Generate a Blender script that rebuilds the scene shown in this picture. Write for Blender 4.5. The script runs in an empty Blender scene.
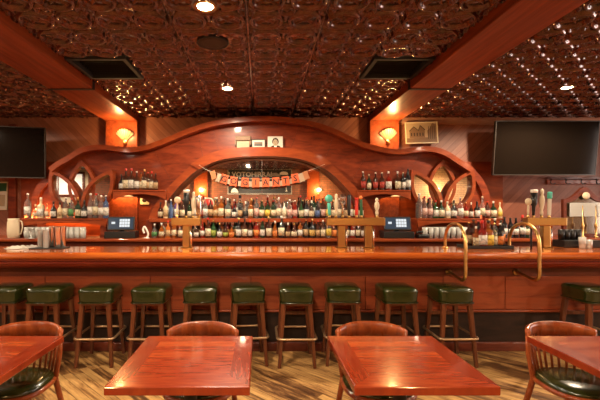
import bpy, bmesh, math, random
import numpy as np
from mathutils import Vector, Matrix
random.seed(7)
SC = bpy.context.scene
COL = SC.collection
PI = math.pi
F = 400.0; VX = 260.0; VY = 209.0; EYE = 1.55          # eye at (0,0,EYE) looking along +y
def wx(px, D): return (px - VX) * D / F
def wz(py, D): return EYE - (py - VY) * D / F
CEIL = 3.03; WALL = 6.40; REAR = -2.6

# ------------------------------------------------------------------ materials
def mat(name, col=(.5,.5,.5), rough=.5, metal=0, spec=.5, trans=0, emit=None, estr=0, coat=0, ior=1.45):
    m = bpy.data.materials.new(name); m.use_nodes = True
    b = m.node_tree.nodes['Principled BSDF']
    b.inputs['Base Color'].default_value = (*col, 1)
    b.inputs['Roughness'].default_value = rough
    b.inputs['Metallic'].default_value = metal
    b.inputs['Specular IOR Level'].default_value = spec
    b.inputs['Transmission Weight'].default_value = trans
    b.inputs['IOR'].default_value = ior
    b.inputs['Coat Weight'].default_value = coat
    b.inputs['Coat Roughness'].default_value = .08
    if emit:
        b.inputs['Emission Color'].default_value = (*emit, 1)
        b.inputs['Emission Strength'].default_value = estr
    return m
class NT:
    def __init__(s, m):
        s.t = m.node_tree; s.b = s.t.nodes['Principled BSDF']
    def n(s, typ, **kw):
        nd = s.t.nodes.new(typ)
        for k, v in kw.items():
            if k.startswith('i_'):
                key = k[2:].replace('_', ' ')
                nd.inputs[int(key) if key.isdigit() else key].default_value = v
            else: setattr(nd, k, v)
        return nd
    def l(s, a, b): s.t.links.new(a, b)
    def math(s, op, a, b=None, c=None):
        nd = s.t.nodes.new('ShaderNodeMath'); nd.operation = op
        for i, v in enumerate((a, b, c)):
            if v is None: continue
            if isinstance(v, (int, float)): nd.inputs[i].default_value = v
            else: s.l(v, nd.inputs[i])
        return nd.outputs[0]
    def ramp(s, fac, stops):
        r = s.t.nodes.new('ShaderNodeValToRGB'); e = r.color_ramp.elements
        while len(e) < len(stops): e.new(.5)
        for i, (p, c) in enumerate(stops): e[i].position = p; e[i].color = (*c, 1)
        s.l(fac, r.inputs[0]); return r.outputs[0]
def coords(N, scale=(1,1,1), rot=(0,0,0), kind='Object'):
    tc = N.n('ShaderNodeTexCoord'); mp = N.n('ShaderNodeMapping')
    mp.inputs['Scale'].default_value = scale; mp.inputs['Rotation'].default_value = rot
    N.l(tc.outputs[kind], mp.inputs[0]); return mp.outputs[0]
def wood(name, c1, c2, scale=(1,8,8), rough=.35, coat=0, rot=(0,0,0), nscale=3.0, bump=.02, c3=None):
    m = mat(name, c1, rough, coat=coat, spec=.28); N = NT(m)
    v = coords(N, scale, rot)
    n1 = N.n('ShaderNodeTexNoise', i_Scale=nscale, i_Detail=7.0, i_Roughness=.62, i_Distortion=.6); N.l(v, n1.inputs['Vector'])
    st = [(.32, c1), (.68, c2)]
    if c3: st = [(.28, c1), (.52, c3), (.72, c2)]
    N.l(N.ramp(n1.outputs[0], st), N.b.inputs['Base Color'])
    n2 = N.n('ShaderNodeTexNoise', i_Scale=nscale*1.2, i_Detail=4.0); N.l(v, n2.inputs['Vector'])
    r = N.math('MULTIPLY_ADD', n2.outputs[0], .25, rough - .12); N.l(r, N.b.inputs['Roughness'])
    bp = N.n('ShaderNodeBump', i_Strength=bump*10, i_Distance=.002); N.l(n1.outputs[0], bp.inputs['Height']); N.l(bp.outputs[0], N.b.inputs['Normal'])
    return m
M = {}
M['panel'] = wood('back bar panel wood', (.10,.013,.005), (.27,.045,.013), (1.2,1,5), .38, .15, (0,.5,0))
M['mould'] = wood('moulding wood', (.17,.026,.007), (.31,.058,.013), (1,1,4), .32, .3)
M['rail'] = wood('pale wall rail', (.26,.11,.065), (.38,.18,.11), (1,1,6), .45)
M['darkwood'] = wood('dark red wood', (.085,.016,.008), (.15,.03,.012), (1,1,6), .35, .2)
M['beam'] = wood('beam wood', (.15,.026,.008), (.31,.064,.018), (8,.5,8), .38, .1)
M['bartop'] = wood('bar top wood', (.30,.050,.007), (.50,.12,.016), (.7,6,6), .2, .8, bump=.005)
M['barnose'] = wood('bar nose wood', (.24,.045,.012), (.38,.09,.02), (.7,6,6), .2, .8, bump=.005)
M['barmould'] = wood('bar moulding wood', (.15,.018,.007), (.22,.030,.010), (.8,6,6), .35, .3)
M['barfront'] = wood('bar front wood', (.13,.016,.006), (.26,.038,.011), (.6,4,6), .36, .2, c3=(.26,.056,.02))
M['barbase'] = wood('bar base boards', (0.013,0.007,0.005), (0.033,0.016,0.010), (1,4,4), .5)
M['stoolwood'] = wood('stool leg wood', (0.050,0.012,0.005), (0.143,0.041,0.015), (6,6,.8), .3, .5)
M['chairwood'] = wood('chair wood', (.13,.022,.006), (.30,.065,.016), (5,5,1.5), .28, .5)
M['plaster'] = mat('cream plaster', (.62,.55,.44), .8)
M['brass'] = mat('brass', (.72,.46,.17), .3, 1)
M['agedbrass'] = mat('aged brass', (.52,.32,.12), .28, 1)
M['steel'] = mat('steel', (.85,.82,.78), .14, 1)
M['chrome'] = mat('chrome', (.85,.82,.78), .1, 1)
M['black'] = mat('black plastic', (.012,.011,.011), .35)
M['blackmatt'] = mat('black matt', (.01,.009,.009), .7)
M['grey'] = mat('dark grey', (.06,.055,.05), .5)
M['screen'] = mat('tv glass', (.006,.004,.003), .09, spec=.28)
M['oldmirror'] = mat('aged mirror', (.30,.26,.22), .12, 1)
M['mirror'] = mat('silvered mirror', (.80,.76,.70), .02, 1)
M['glass'] = mat('clear glass', (.95,.97,.96), .03, trans=1, ior=1.45)
M['frost'] = mat('thick glass', (.90,.88,.82), .12, trans=.55, ior=1.4, spec=.8)
M['white'] = mat('white paint', (.80,.76,.68), .4)
M['cream'] = mat('cream', (.62,.51,.35), .5)
M['paper'] = mat('paper', (.58,.53,.45), .7)
M['red'] = mat('red enamel', (.55,.03,.02), .3)
M['orange'] = mat('orange card', (.85,.20,.045), .6)
M['ink'] = mat('black ink', (.02,.015,.012), .7)
M['teal'] = mat('teal glaze', (.07,.42,.33), .25)
M['green'] = mat('bottle green paint', (.02,.10,.04), .35)
M['blue'] = mat('blue paint', (.05,.12,.35), .4)
M['rubber'] = mat('rubber', (.02,.018,.016), .75)
M['chalk'] = mat('chalk', (.85,.8,.72), .8)
M['chalkdim'] = mat('dim chalk', (.42,.38,.33), .8)
M['poster'] = mat('dark poster', (.028,.026,.024), .5)
M['sepia'] = mat('sepia dark', (.045,.024,.014), .6)
M['sepiamid'] = mat('sepia mid', (.17,.10,.055), .6)
M['sepialight'] = mat('sepia light', (.36,.27,.17), .6)
M['lamp'] = mat('lamp lens', (1,.9,.7), .4, emit=(1,.78,.48), estr=28)
M['scr'] = mat('till screen', (.02,.03,.05), .2, emit=(.06,.12,.2), estr=.08)
M['scrkey'] = mat('till screen keys', (.4,.5,.6), .3, emit=(.55,.72,1), estr=.14)
M['soap'] = mat('grey cloth', (.42,.38,.34), .9)
# sconce glass
M['sconce'] = mat('fan glass', (.42,.30,.14), .4, emit=(1,.66,.26), estr=.16)
M['sconce_rib'] = mat('fan glass rib', (.12,.06,.02), .4, emit=(1,.42,.10), estr=.03)

def vinyl():
    m = mat('green vinyl', (.017,.036,.008), .2, spec=.6, coat=.3); N = NT(m)
    v = coords(N); n = N.n('ShaderNodeTexNoise', i_Scale=22.0, i_Detail=5.0); N.l(v, n.inputs['Vector'])
    N.l(N.ramp(n.outputs[0], [(.35, (.013,.017,.003)), (.7, (.024,.029,.006))]), N.b.inputs['Base Color'])
    b = N.n('ShaderNodeBump', i_Strength=.12, i_Distance=.003); N.l(n.outputs[0], b.inputs['Height']); N.l(b.outputs[0], N.b.inputs['Normal'])
    return m
M['vinyl'] = vinyl()
def tin():
    m = mat('pressed copper tin', (.20,.062,.036), .25, .75, coat=1); N = NT(m)
    v = coords(N); n = N.n('ShaderNodeTexNoise', i_Scale=9.0, i_Detail=6.0); N.l(v, n.inputs['Vector'])
    N.l(N.ramp(n.outputs[0], [(.35, (.045,.012,.008)), (.65, (.14,.036,.022))]), N.b.inputs['Base Color'])
    N.l(N.math('MULTIPLY_ADD', n.outputs[0], .16, .14), N.b.inputs['Roughness'])
    return m
M['tin'] = tin()
def floor_mat():
    m = mat('worn floor boards', (.4,.25,.1), .42, spec=.4); N = NT(m)
    v = coords(N, rot=(0, 0, math.radians(45)))
    sp = N.n('ShaderNodeSeparateXYZ'); N.l(v, sp.inputs[0])
    row = N.math('FLOOR', N.math('DIVIDE', sp.outputs[1], .083))
    wn = N.n('ShaderNodeTexWhiteNoise', noise_dimensions='1D'); N.l(row, wn.inputs['W'])
    off = N.math('MULTIPLY_ADD', wn.outputs[0], 3.1, sp.outputs[0])
    seg = N.math('FLOOR', N.math('DIVIDE', off, 1.3))
    wn2 = N.n('ShaderNodeTexWhiteNoise', noise_dimensions='2D')
    cb = N.n('ShaderNodeCombineXYZ'); N.l(row, cb.inputs[0]); N.l(seg, cb.inputs[1]); N.l(cb.outputs[0], wn2.inputs['Vector'])
    mp = N.n('ShaderNodeMapping'); mp.inputs['Scale'].default_value = (1.0, 9, 1); N.l(v, mp.inputs[0])
    g = N.n('ShaderNodeTexNoise', i_Scale=3.0, i_Detail=9.0, i_Roughness=.75, i_Distortion=.4); N.l(mp.outputs[0], g.inputs['Vector'])
    big = N.n('ShaderNodeTexNoise', i_Scale=1.6, i_Detail=5.0); N.l(v, big.inputs['Vector'])
    f = N.math('ADD', N.math('MULTIPLY', g.outputs[0], .75), N.math('MULTIPLY', wn2.outputs[0], .14))
    f = N.math('ADD', f, N.math('MULTIPLY', big.outputs[0], .25))
    col = N.ramp(f, [(.44, (.05,.02,.008)), (.52, (.17,.075,.024)), (.58, (.38,.20,.068)), (.70, (.58,.34,.12))])
    fr = N.math('FRACT', N.math('DIVIDE', sp.outputs[1], .083))
    gap = N.math('LESS_THAN', fr, .05)
    mx = N.n('ShaderNodeMix', data_type='RGBA'); N.l(gap, mx.inputs[0]); N.l(col, mx.inputs[6]); mx.inputs[7].default_value = (.05,.022,.009,1)
    N.l(mx.outputs[2], N.b.inputs['Base Color'])
    N.l(N.math('MULTIPLY_ADD', g.outputs[0], .35, .22), N.b.inputs['Roughness'])
    b = N.n('ShaderNodeBump', i_Strength=.25, i_Distance=.003); N.l(g.outputs[0], b.inputs['Height']); N.l(b.outputs[0], N.b.inputs['Normal'])
    return m
M['floor'] = floor_mat()
def wall_mat():
    m = mat('diagonal wall boards', (.3,.1,.05), .45, spec=.4); N = NT(m)
    tc = N.n('ShaderNodeTexCoord'); sp = N.n('ShaderNodeSeparateXYZ'); N.l(tc.outputs['Object'], sp.inputs[0])
    ax = N.math('ABSOLUTE', sp.outputs[0])
    u = N.math('MULTIPLY', N.math('SUBTRACT', ax, sp.outputs[2]), .7071)
    w = N.math('MULTIPLY', N.math('ADD', ax, sp.outputs[2]), .7071)
    row = N.math('FLOOR', N.math('DIVIDE', u, .085))
    wn = N.n('ShaderNodeTexWhiteNoise', noise_dimensions='1D'); N.l(row, wn.inputs['W'])
    cb = N.n('ShaderNodeCombineXYZ'); N.l(N.math('MULTIPLY', u, 9), cb.inputs[0]); N.l(N.math('MULTIPLY', w, 1.2), cb.inputs[1]); N.l(wn.outputs[0], cb.inputs[2])
    g = N.n('ShaderNodeTexNoise', i_Scale=2.2, i_Detail=6.0); N.l(cb.outputs[0], g.inputs['Vector'])
    f = N.math('ADD', N.math('MULTIPLY', g.outputs[0], .7), N.math('MULTIPLY', wn.outputs[0], .3))
    col = N.ramp(f, [(.25, (.20,.066,.038)), (.75, (.32,.125,.078))])
    fr = N.math('FRACT', N.math('DIVIDE', u, .085)); gap = N.math('LESS_THAN', fr, .07)
    mx = N.n('ShaderNodeMix', data_type='RGBA'); N.l(gap, mx.inputs[0]); N.l(col, mx.inputs[6]); mx.inputs[7].default_value = (.17,.058,.034,1)
    N.l(mx.outputs[2], N.b.inputs['Base Color'])
    b = N.n('ShaderNodeBump', i_Strength=.25, i_Distance=.003); N.l(N.math('SUBTRACT', 1, gap), b.inputs['Height']); N.l(b.outputs[0], N.b.inputs['Normal'])
    return m
M['wall'] = wall_mat()
def brick_mat(name, c1, c2, mort):
    m = mat(name, c1, .8); N = NT(m)
    tc = N.n('ShaderNodeTexCoord'); sp = N.n('ShaderNodeSeparateXYZ'); N.l(tc.outputs['Object'], sp.inputs[0])
    cb = N.n('ShaderNodeCombineXYZ'); N.l(N.math('ADD', sp.outputs[0], sp.outputs[1]), cb.inputs[0]); N.l(sp.outputs[2], cb.inputs[1])
    br = N.n('ShaderNodeTexBrick', i_Scale=1.0); N.l(cb.outputs[0], br.inputs['Vector'])
    br.inputs['Color1'].default_value = (*c1,1); br.inputs['Color2'].default_value = (*c2,1); br.inputs['Mortar'].default_value = (*mort,1)
    br.inputs['Brick Width'].default_value = .22; br.inputs['Row Height'].default_value = .08; br.inputs['Mortar Size'].default_value = .01
    N.l(br.outputs[0], N.b.inputs['Base Color'])
    b = N.n('ShaderNodeBump', i_Strength=.6, i_Distance=.01, invert=True); N.l(br.outputs['Fac'], b.inputs['Height']); N.l(b.outputs[0], N.b.inputs['Normal'])
    return m
M['brick'] = brick_mat('red brick', (.30,.10,.055), (.20,.065,.038), (.11,.07,.05))
M['tanbrick'] = brick_mat('tan brick', (.52,.33,.19), (.42,.25,.14), (.25,.17,.11))
def table_mat():
    m = mat('table wood', (.4,.1,.03), .2, coat=.5, spec=.35); N = NT(m)
    tc = N.n('ShaderNodeTexCoord'); sp = N.n('ShaderNodeSeparateXYZ'); N.l(tc.outputs['Object'], sp.inputs[0])
    x, y = sp.outputs[0], sp.outputs[1]
    ax, ay = N.math('ABSOLUTE', x), N.math('ABSOLUTE', y)
    side = N.math('GREATER_THAN', ax, N.math('MULTIPLY', ay, .93))
    inner = N.math('MULTIPLY', N.math('LESS_THAN', ax, .225), N.math('LESS_THAN', ay, .25))
    # grain runs along the border strips, across the middle boards
    mp = N.n('ShaderNodeMapping'); mp.inputs['Scale'].default_value = (2.5, 24, 1); N.l(tc.outputs['Object'], mp.inputs[0])
    mp2 = N.n('ShaderNodeMapping'); mp2.inputs['Scale'].default_value = (24, 2.5, 1); N.l(tc.outputs['Object'], mp2.inputs[0])
    sel = N.math('MULTIPLY', side, N.math('SUBTRACT', 1, inner))
    mv = N.n('ShaderNodeMix', data_type='VECTOR'); N.l(sel, mv.inputs[0]); N.l(mp.outputs[0], mv.inputs[4]); N.l(mp2.outputs[0], mv.inputs[5])
    g = N.n('ShaderNodeTexNoise', i_Scale=2.5, i_Detail=7.0, i_Roughness=.6, i_Distortion=.5); N.l(mv.outputs[1], g.inputs['Vector'])
    rw = N.n('ShaderNodeTexWhiteNoise', noise_dimensions='1D'); N.l(N.math('FLOOR', N.math('DIVIDE', y, .085)), rw.inputs['W'])
    f = N.math('ADD', g.outputs[0], N.math('MULTIPLY', N.math('MULTIPLY', N.math('SUBTRACT', rw.outputs[0], .2), inner), .30))
    f = N.math('SUBTRACT', f, N.math('MULTIPLY', sel, .14))
    col = N.ramp(f, [(.20, (.14,.013,.004)), (.5, (.23,.028,.007)), (.85, (.36,.068,.014))])
    N.l(col, N.b.inputs['Base Color'])
    N.l(N.math('MULTIPLY_ADD', g.outputs[0], .16, .14), N.b.inputs['Roughness'])
    return m
M['table'] = table_mat()
# bottle glass and labels
BG = {}
for k, c, r, t in (('clear', (.88,.90,.88), .04, .92), ('pale pink', (.85,.55,.48), .05, .85), ('green', (.03,.10,.03), .08, .45), ('dark green', (.012,.03,.012), .08, .2),
                   ('black', (.012,.010,.010), .12, 0), ('brown', (.06,.018,.008), .1, .3), ('amber', (.50,.13,.02), .06, .6), ('red', (.30,.02,.01), .08, .45),
                   ('white', (.60,.55,.46), .3, 0), ('cream', (.58,.44,.25), .35, 0), ('blue', (.12,.20,.42), .06, .6), ('orange', (.75,.20,.03), .1, .5), ('purple', (.22,.12,.38), .1, .5)):
    BG[k] = mat('bottle ' + k, c, r, trans=t)
LB = {}
for k, c in (('cream', (.78,.66,.44)), ('white', (.80,.76,.68)), ('black', (.02,.018,.016)), ('gold', (.72,.46,.12)), ('red', (.50,.05,.03)), ('pink', (.80,.48,.40)), ('yellow', (.82,.58,.08)),
             ('green', (.10,.30,.10)), ('lime', (.40,.50,.08)), ('orange', (.82,.25,.05)), ('blue', (.10,.16,.35)), ('tan', (.55,.36,.18))):
    c = tuple(x*.68 for x in c); m = mat('label ' + k, c, .6); N = NT(m)
    v = coords(N, (1,1,1)); n = N.n('ShaderNodeTexNoise', i_Scale=9.0, i_Detail=3.0); N.l(v, n.inputs['Vector'])
    N.l(N.ramp(n.outputs[0], [(.42, tuple(x*.55 for x in c)), (.5, c)]), N.b.inputs['Base Color'])
    LB[k] = m
CP = {'black': M['black'], 'red': M['red'], 'white': M['white'], 'gold': M['brass'], 'cream': M['cream']}

# ------------------------------------------------------------------ mesh builder
class MB:
    def __init__(s): s.v = []; s.f = []; s.sm = []; s.mi = []
    def add(s, vs, fs, smooth=False, mi=0):
        o = len(s.v); s.v += [tuple(p) for p in vs]
        for f in fs: s.f.append(tuple(i + o for i in f)); s.sm.append(smooth); s.mi.append(mi)
    def box(s, x0, x1, y0, y1, z0, z1, mi=0, mtx=None):
        vs = [Vector((x, y, z)) for z in (z0, z1) for y in (y0, y1) for x in (x0, x1)]
        if mtx: vs = [mtx @ p for p in vs]
        s.add(vs, [(0,2,3,1), (4,5,7,6), (0,1,5,4), (2,6,7,3), (0,4,6,2), (1,3,7,5)], False, mi)
    def bbox(s, x0, x1, y0, y1, z0, z1, b=.01, seg=3, mi=0, mtx=None, smooth=True):
        bm = bmesh.new(); bmesh.ops.create_cube(bm, size=1)
        for v in bm.verts: v.co = Vector(((x0+x1)/2 + v.co.x*(x1-x0), (y0+y1)/2 + v.co.y*(y1-y0), (z0+z1)/2 + v.co.z*(z1-z0)))
        bmesh.ops.bevel(bm, geom=bm.edges[:], offset=b, segments=seg, profile=.5, affect='EDGES')
        if mtx: bm.transform(mtx)
        s.add([v.co.copy() for v in bm.verts], [[v.index for v in f.verts] for f in bm.faces], smooth, mi); bm.free()
    def lathe(s, prof, cx=0, cy=0, z0=0, n=16, mi=0, smooth=True, sq=0, a0=0, a1=2*PI, mtx=None):
        full = abs(a1 - a0 - 2*PI) < 1e-6; k = n if full else n + 1
        vs = []
        for r, z in prof:
            for i in range(k):
                a = a0 + (a1-a0)*i/n; ca, sa = math.cos(a), math.sin(a)
                q = 1
                if sq: q = 1 / (abs(ca)**sq + abs(sa)**sq)**(1/sq)
                vs.append(Vector((cx + r*q*ca, cy + r*q*sa, z0 + z)))
        if mtx: vs = [mtx @ p for p in vs]
        fs = []
        for j in range(len(prof)-1):
            for i in range(n):
                i2 = (i+1) % k if full else i+1
                fs.append((j*k+i, j*k+i2, (j+1)*k+i2, (j+1)*k+i))
        if full:
            if prof[0][0] > 1e-5: fs.append(tuple(range(k-1, -1, -1)))
            if prof[-1][0] > 1e-5: fs.append(tuple((len(prof)-1)*k + i for i in range(k)))
        s.add(vs, fs, smooth, mi)
    def tube(s, pts, r, n=10, mi=0, smooth=True, closed=False):
        pts = [Vector(p) for p in pts]; m = len(pts)
        rs = r if isinstance(r, (list, tuple)) else [r]*m
        up = None; vs = []
        for i, p in enumerate(pts):
            if closed: t = (pts[(i+1) % m] - pts[i-1]).normalized()
            else: t = (pts[min(i+1, m-1)] - pts[max(i-1, 0)]).normalized()
            if up is None: up = t.orthogonal().normalized()
            up = (up - t*up.dot(t)); up = up.normalized() if up.length > 1e-6 else t.orthogonal().normalized()
            w = t.cross(up)
            for j in range(n):
                a = 2*PI*j/n; vs.append(p + (up*math.cos(a) + w*math.sin(a))*rs[i])
        fs = []
        for i in range(m if closed else m-1):
            i2 = (i+1) % m
            for j in range(n): j2 = (j+1) % n; fs.append((i*n+j, i*n+j2, i2*n+j2, i2*n+j))
        if not closed: fs.append(tuple(range(n-1, -1, -1))); fs.append(tuple((m-1)*n + j for j in range(n)))
        s.add(vs, fs, smooth, mi)
    def strip(s, a, b, y0, y1, mi=0, smooth=False):
        """solid band between two polylines a and b ((x, z) pairs), from depth y0 (front) to y1"""
        n = len(a); vs = []
        for (p, q) in zip(a, b): vs += [(p[0], y0, p[1]), (q[0], y0, q[1]), (q[0], y1, q[1]), (p[0], y1, p[1])]
        fs = []
        for i in range(n-1):
            o = i*4
            for j in range(4): j2 = (j+1) % 4; fs.append((o+j, o+4+j, o+4+j2, o+j2))
        fs.append((0,1,2,3)); o = (n-1)*4; fs.append((o+3,o+2,o+1,o))
        s.add(vs, fs, smooth, mi)
    def prism(s, poly, y0, y1, mi=0):
        """poly of (x, z) extruded along y"""
        n = len(poly)
        s.add([(x, y0, z) for x, z in poly] + [(x, y1, z) for x, z in poly],
              [tuple(range(n)), tuple(range(2*n-1, n-1, -1))] + [(i, i+n, (i+1) % n + n, (i+1) % n) for i in range(n)], False, mi)
    def mesh(s, name, mats):
        me = bpy.data.meshes.new(name); me.from_pydata(s.v, [], s.f)
        for m in mats: me.materials.append(M[m] if isinstance(m, str) else m)
        me.polygons.foreach_set('use_smooth', s.sm); me.polygons.foreach_set('material_index', s.mi); me.update()
        bm = bmesh.new(); bm.from_mesh(me); bmesh.ops.recalc_face_normals(bm, faces=bm.faces[:]); bm.to_mesh(me); bm.free()
        return me
def put(name, me, parent=None, loc=(0,0,0)):
    o = bpy.data.objects.new(name, me); COL.objects.link(o); o.location = loc
    if parent: o.parent = parent
    return o
def obj(name, mb, mats, parent=None, loc=(0,0,0), auto=True):
    if isinstance(mats, (str, bpy.types.Material)): mats = [mats]
    return put(name, mb.mesh(name, mats), parent, loc)
def tag(o, label, cat, group=None):
    o['label'] = label; o['category'] = cat
    if group: o['group'] = group
    return o
def thing(name, label, cat, loc=(0,0,0), rz=0, group=None):
    o = bpy.data.objects.new(name, None); COL.objects.link(o); o.location = loc; o.rotation_euler = (0,0,rz); o.empty_display_size = .1
    return tag(o, label, cat, group)
def structure(o): o['kind'] = 'structure'; return o
def copy_thing(r, loc, rz=0, label=None, group=None):
    def cp(o, par):
        c = o.copy(); COL.objects.link(c); c.parent = par
        for ch in kids[o.name]: cp(ch, c)
        return c
    kids = {}
    def walk(o):
        kids[o.name] = [c for c in ALLP if c.parent == o]
        for c in kids[o.name]: walk(c)
    ALLP = list(COL.objects); walk(r)
    c = cp(r, None); c.location = loc; c.rotation_euler = (0,0,rz)
    if label: c['label'] = label
    if group: c['group'] = group
    return c
def smooth_path(p, k=6):
    out = []
    n = len(p)
    for i in range(n-1):
        p0, p1, p2, p3 = p[max(i-1,0)], p[i], p[i+1], p[min(i+2,n-1)]
        for j in range(k):
            t = j/k
            out.append(tuple(.5*((2*p1[d]) + (-p0[d]+p2[d])*t + (2*p0[d]-5*p1[d]+4*p2[d]-p3[d])*t*t + (-p0[d]+3*p1[d]-3*p2[d]+p3[d])*t**3) for d in range(len(p1))))
    out.append(tuple(p[-1])); return out
def PX(pts, D): return [(wx(x, D), wz(y, D)) for x, y in pts]
def offset(path, t):
    """offset an (x, z) polyline sideways by t"""
    out = []
    for i in range(len(path)):
        a = path[max(i-1,0)]; b = path[min(i+1,len(path)-1)]
        dx, dz = b[0]-a[0], b[1]-a[1]; L = math.hypot(dx, dz) or 1
        out.append((path[i][0] + dz/L*t, path[i][1] - dx/L*t))
    return out
def flat_mesh(name, loops, mats, y, thick):
    """a filled outline with holes, standing in the xz plane, front at y, going back by thick"""
    cu = bpy.data.curves.new(name, 'CURVE'); cu.dimensions = '2D'; cu.fill_mode = 'BOTH'; cu.extrude = thick/2
    for lp in loops:
        sp = cu.splines.new('POLY'); sp.points.add(len(lp)-1); sp.use_cyclic_u = True
        for i, (x, z) in enumerate(lp): sp.points[i].co = (x, z, 0, 1)
    o = bpy.data.objects.new(name, cu); COL.objects.link(o)
    bpy.context.view_layer.update()
    me = bpy.data.meshes.new_from_object(o.evaluated_get(bpy.context.evaluated_depsgraph_get()))
    bpy.data.objects.remove(o); bpy.data.curves.remove(cu)
    me.transform(Matrix.Rotation(PI/2, 4, 'X')); me.transform(Matrix.Translation((0, y + thick/2, 0)))
    me.materials.clear()
    for m in mats: me.materials.append(M[m])
    me.name = name; return me
def text_mesh(s, size, mats, depth=.002):
    cu = bpy.data.curves.new('lettering', 'FONT'); cu.body = s; cu.size = size; cu.extrude = depth; cu.align_x = 'CENTER'; cu.align_y = 'CENTER'; cu.resolution_u = 2; cu.offset = size*.012
    o = bpy.data.objects.new('lettering', cu); COL.objects.link(o); bpy.context.view_layer.update()
    me = bpy.data.meshes.new_from_object(o.evaluated_get(bpy.context.evaluated_depsgraph_get()))
    bpy.data.objects.remove(o); bpy.data.curves.remove(cu)
    me.transform(Matrix.Rotation(PI/2, 4, 'X')); me.materials.clear(); me.materials.append(M[mats]); return me
ORD = ['first','second','third','fourth','fifth','sixth','seventh','eighth','ninth','tenth','eleventh','twelfth','thirteenth','fourteenth','fifteenth','sixteenth','seventeenth','eighteenth','nineteenth','twentieth'] + ['twenty-'+w for w in ('first','second','third','fourth','fifth','sixth','seventh','eighth','ninth')] + ['thirtieth'] + ['thirty-'+w for w in ('first','second','third','fourth','fifth','sixth','seventh')]

# ------------------------------------------------------------------ room shell
XL, XR = -8.4, 8.4
b = MB(); b.box(XL, XR, REAR, WALL+.1, -.1, 0); structure(obj('floor', b, 'floor'))
b = MB(); b.box(XL, XR, WALL, WALL+.1, 0, CEIL+.1); structure(obj('wall_back', b, 'wall'))
b = MB(); b.box(XL, -6.3, REAR-.1, REAR, 0, CEIL+.1, 1); b.box(-6.3, 4.6, REAR-.1, REAR, 0, CEIL+.1, 0); b.box(4.6, XR, REAR-.1, REAR, 0, CEIL+.1, 2)
structure(obj('wall_front', b, ['brick', 'plaster', 'tanbrick']))
b = MB(); b.box(XL-.1, XL, REAR, WALL, 0, CEIL+.1); structure(obj('wall_left', b, 'brick'))
b = MB(); b.box(XR, XR+.1, REAR, WALL, 0, CEIL+.1); structure(obj('wall_right', b, 'tanbrick'))
def tin_height(x, y):
    P = .6; SX = -.1; SY = 3.87
    u = (x - SX) / P; v = (y - SY) / P
    e = np.minimum(np.abs(u - np.round(u)), np.abs(v - np.round(v))) * P       # distance to a panel seam
    h = np.zeros_like(x)
    c = .3
    fx = ((x - SX) / c) % 1 - .5; fy = ((y - SY) / c) % 1 - .5
    fx *= c; fy *= c
    r = np.hypot(fx, fy)
    def ridge(d, w, a): return a*np.clip(1 - (d/w)**2, 0, 1)**.7
    gx = (((x - SX) / c + .5) % 1 - .5)*c; gy = (((y - SY) / c + .5) % 1 - .5)*c
    r2 = np.hypot(gx, gy)
    h = np.maximum(h, ridge(np.abs(r - .118), .021, .030))                      # big ring
    h = np.maximum(h, ridge(np.abs(r2 - .062), .014, .018))                     # small ring between
    h = np.maximum(h, ridge(r, .026, .020)); h = np.maximum(h, ridge(r2, .022, .016))
    d1 = np.abs(fx - fy)/1.414; d2 = np.abs(fx + fy)/1.414
    h = np.maximum(h, np.where(r < .09, ridge(np.minimum(d1, d2), .013, .012), 0))
    h = np.where(e < .013, -.022, h)                  # seam strip in a groove
    for lx, ly, lr in ((-.42, 3.55, .165), (-.40, 2.92, .105), (-.40, 4.90, .105), (3.73, 4.86, .105)):
        h = h*np.clip((np.hypot(x-lx, y-ly) - lr)/.02, 0, 1)
    return h
def grid_ceiling(x0, x1, y0, y1, step, holes, beams):
    nx = int((x1-x0)/step)+1; ny = int((y1-y0)/step)+1
    X, Y = np.meshgrid(np.linspace(x0, x1, nx), np.linspace(y0, y1, ny))
    Z = CEIL - tin_height(X, Y)
    idx = np.arange(nx*ny).reshape(ny, nx)
    q = np.stack([idx[:-1,:-1], idx[1:,:-1], idx[1:,1:], idx[:-1,1:]], -1).reshape(-1, 4)
    cx = ((X[:-1,:-1] + X[1:,1:])/2).ravel(); cy = ((Y[:-1,:-1] + Y[1:,1:])/2).ravel()
    keep = np.ones(len(q), bool)
    for hx0, hx1, hy0, hy1 in holes: keep &= ~((cx > hx0) & (cx < hx1) & (cy > hy0) & (cy < hy1))
    for bx0, bx1 in beams: keep &= ~((cx > bx0+.03) & (cx < bx1-.03))
    q = q[keep]
    return np.stack([X, Y, Z], -1).reshape(-1, 3), q
VENTS = [(-1.88, -1.31, 3.88, 4.46), (1.12, 1.69, 3.88, 4.46)]
BEAMS = [(-2.42, -1.92), (1.72, 2.18)]
va, qa = grid_ceiling(-4.6, 5.9, 2.6, WALL, .0062, VENTS, BEAMS)
parts = [(va, qa)]
for r in ((-4.6, 5.9, REAR, 2.6), (XL, -4.6, REAR, WALL), (5.9, XR, REAR, WALL)): parts.append(grid_ceiling(*r, .022, [], BEAMS))
V = []; Q = []; o = 0
for v, q in parts: V.append(v); Q.append(q + o); o += len(v)
V = np.concatenate(V); Q = np.concatenate(Q)
me = bpy.data.meshes.new('ceiling'); me.vertices.add(len(V)); me.vertices.foreach_set('co', V.astype(np.float32).ravel())
me.loops.add(len(Q)*4); me.loops.foreach_set('vertex_index', Q.astype(np.int32).ravel())
me.polygons.add(len(Q)); me.polygons.foreach_set('loop_start', np.arange(0, len(Q)*4, 4, dtype=np.int32))
me.polygons.foreach_set('use_smooth', np.ones(len(Q), bool)); me.materials.append(M['tin']); me.update(calc_edges=True)
structure(put('ceiling', me))
b = MB(); b.box(XL, XR, REAR, WALL, CEIL+.2, CEIL+.25)
b.box(XL, XL+.02, REAR, WALL, CEIL+.02, CEIL+.2); structure(obj('trim_5', b, 'blackmatt'))
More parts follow.
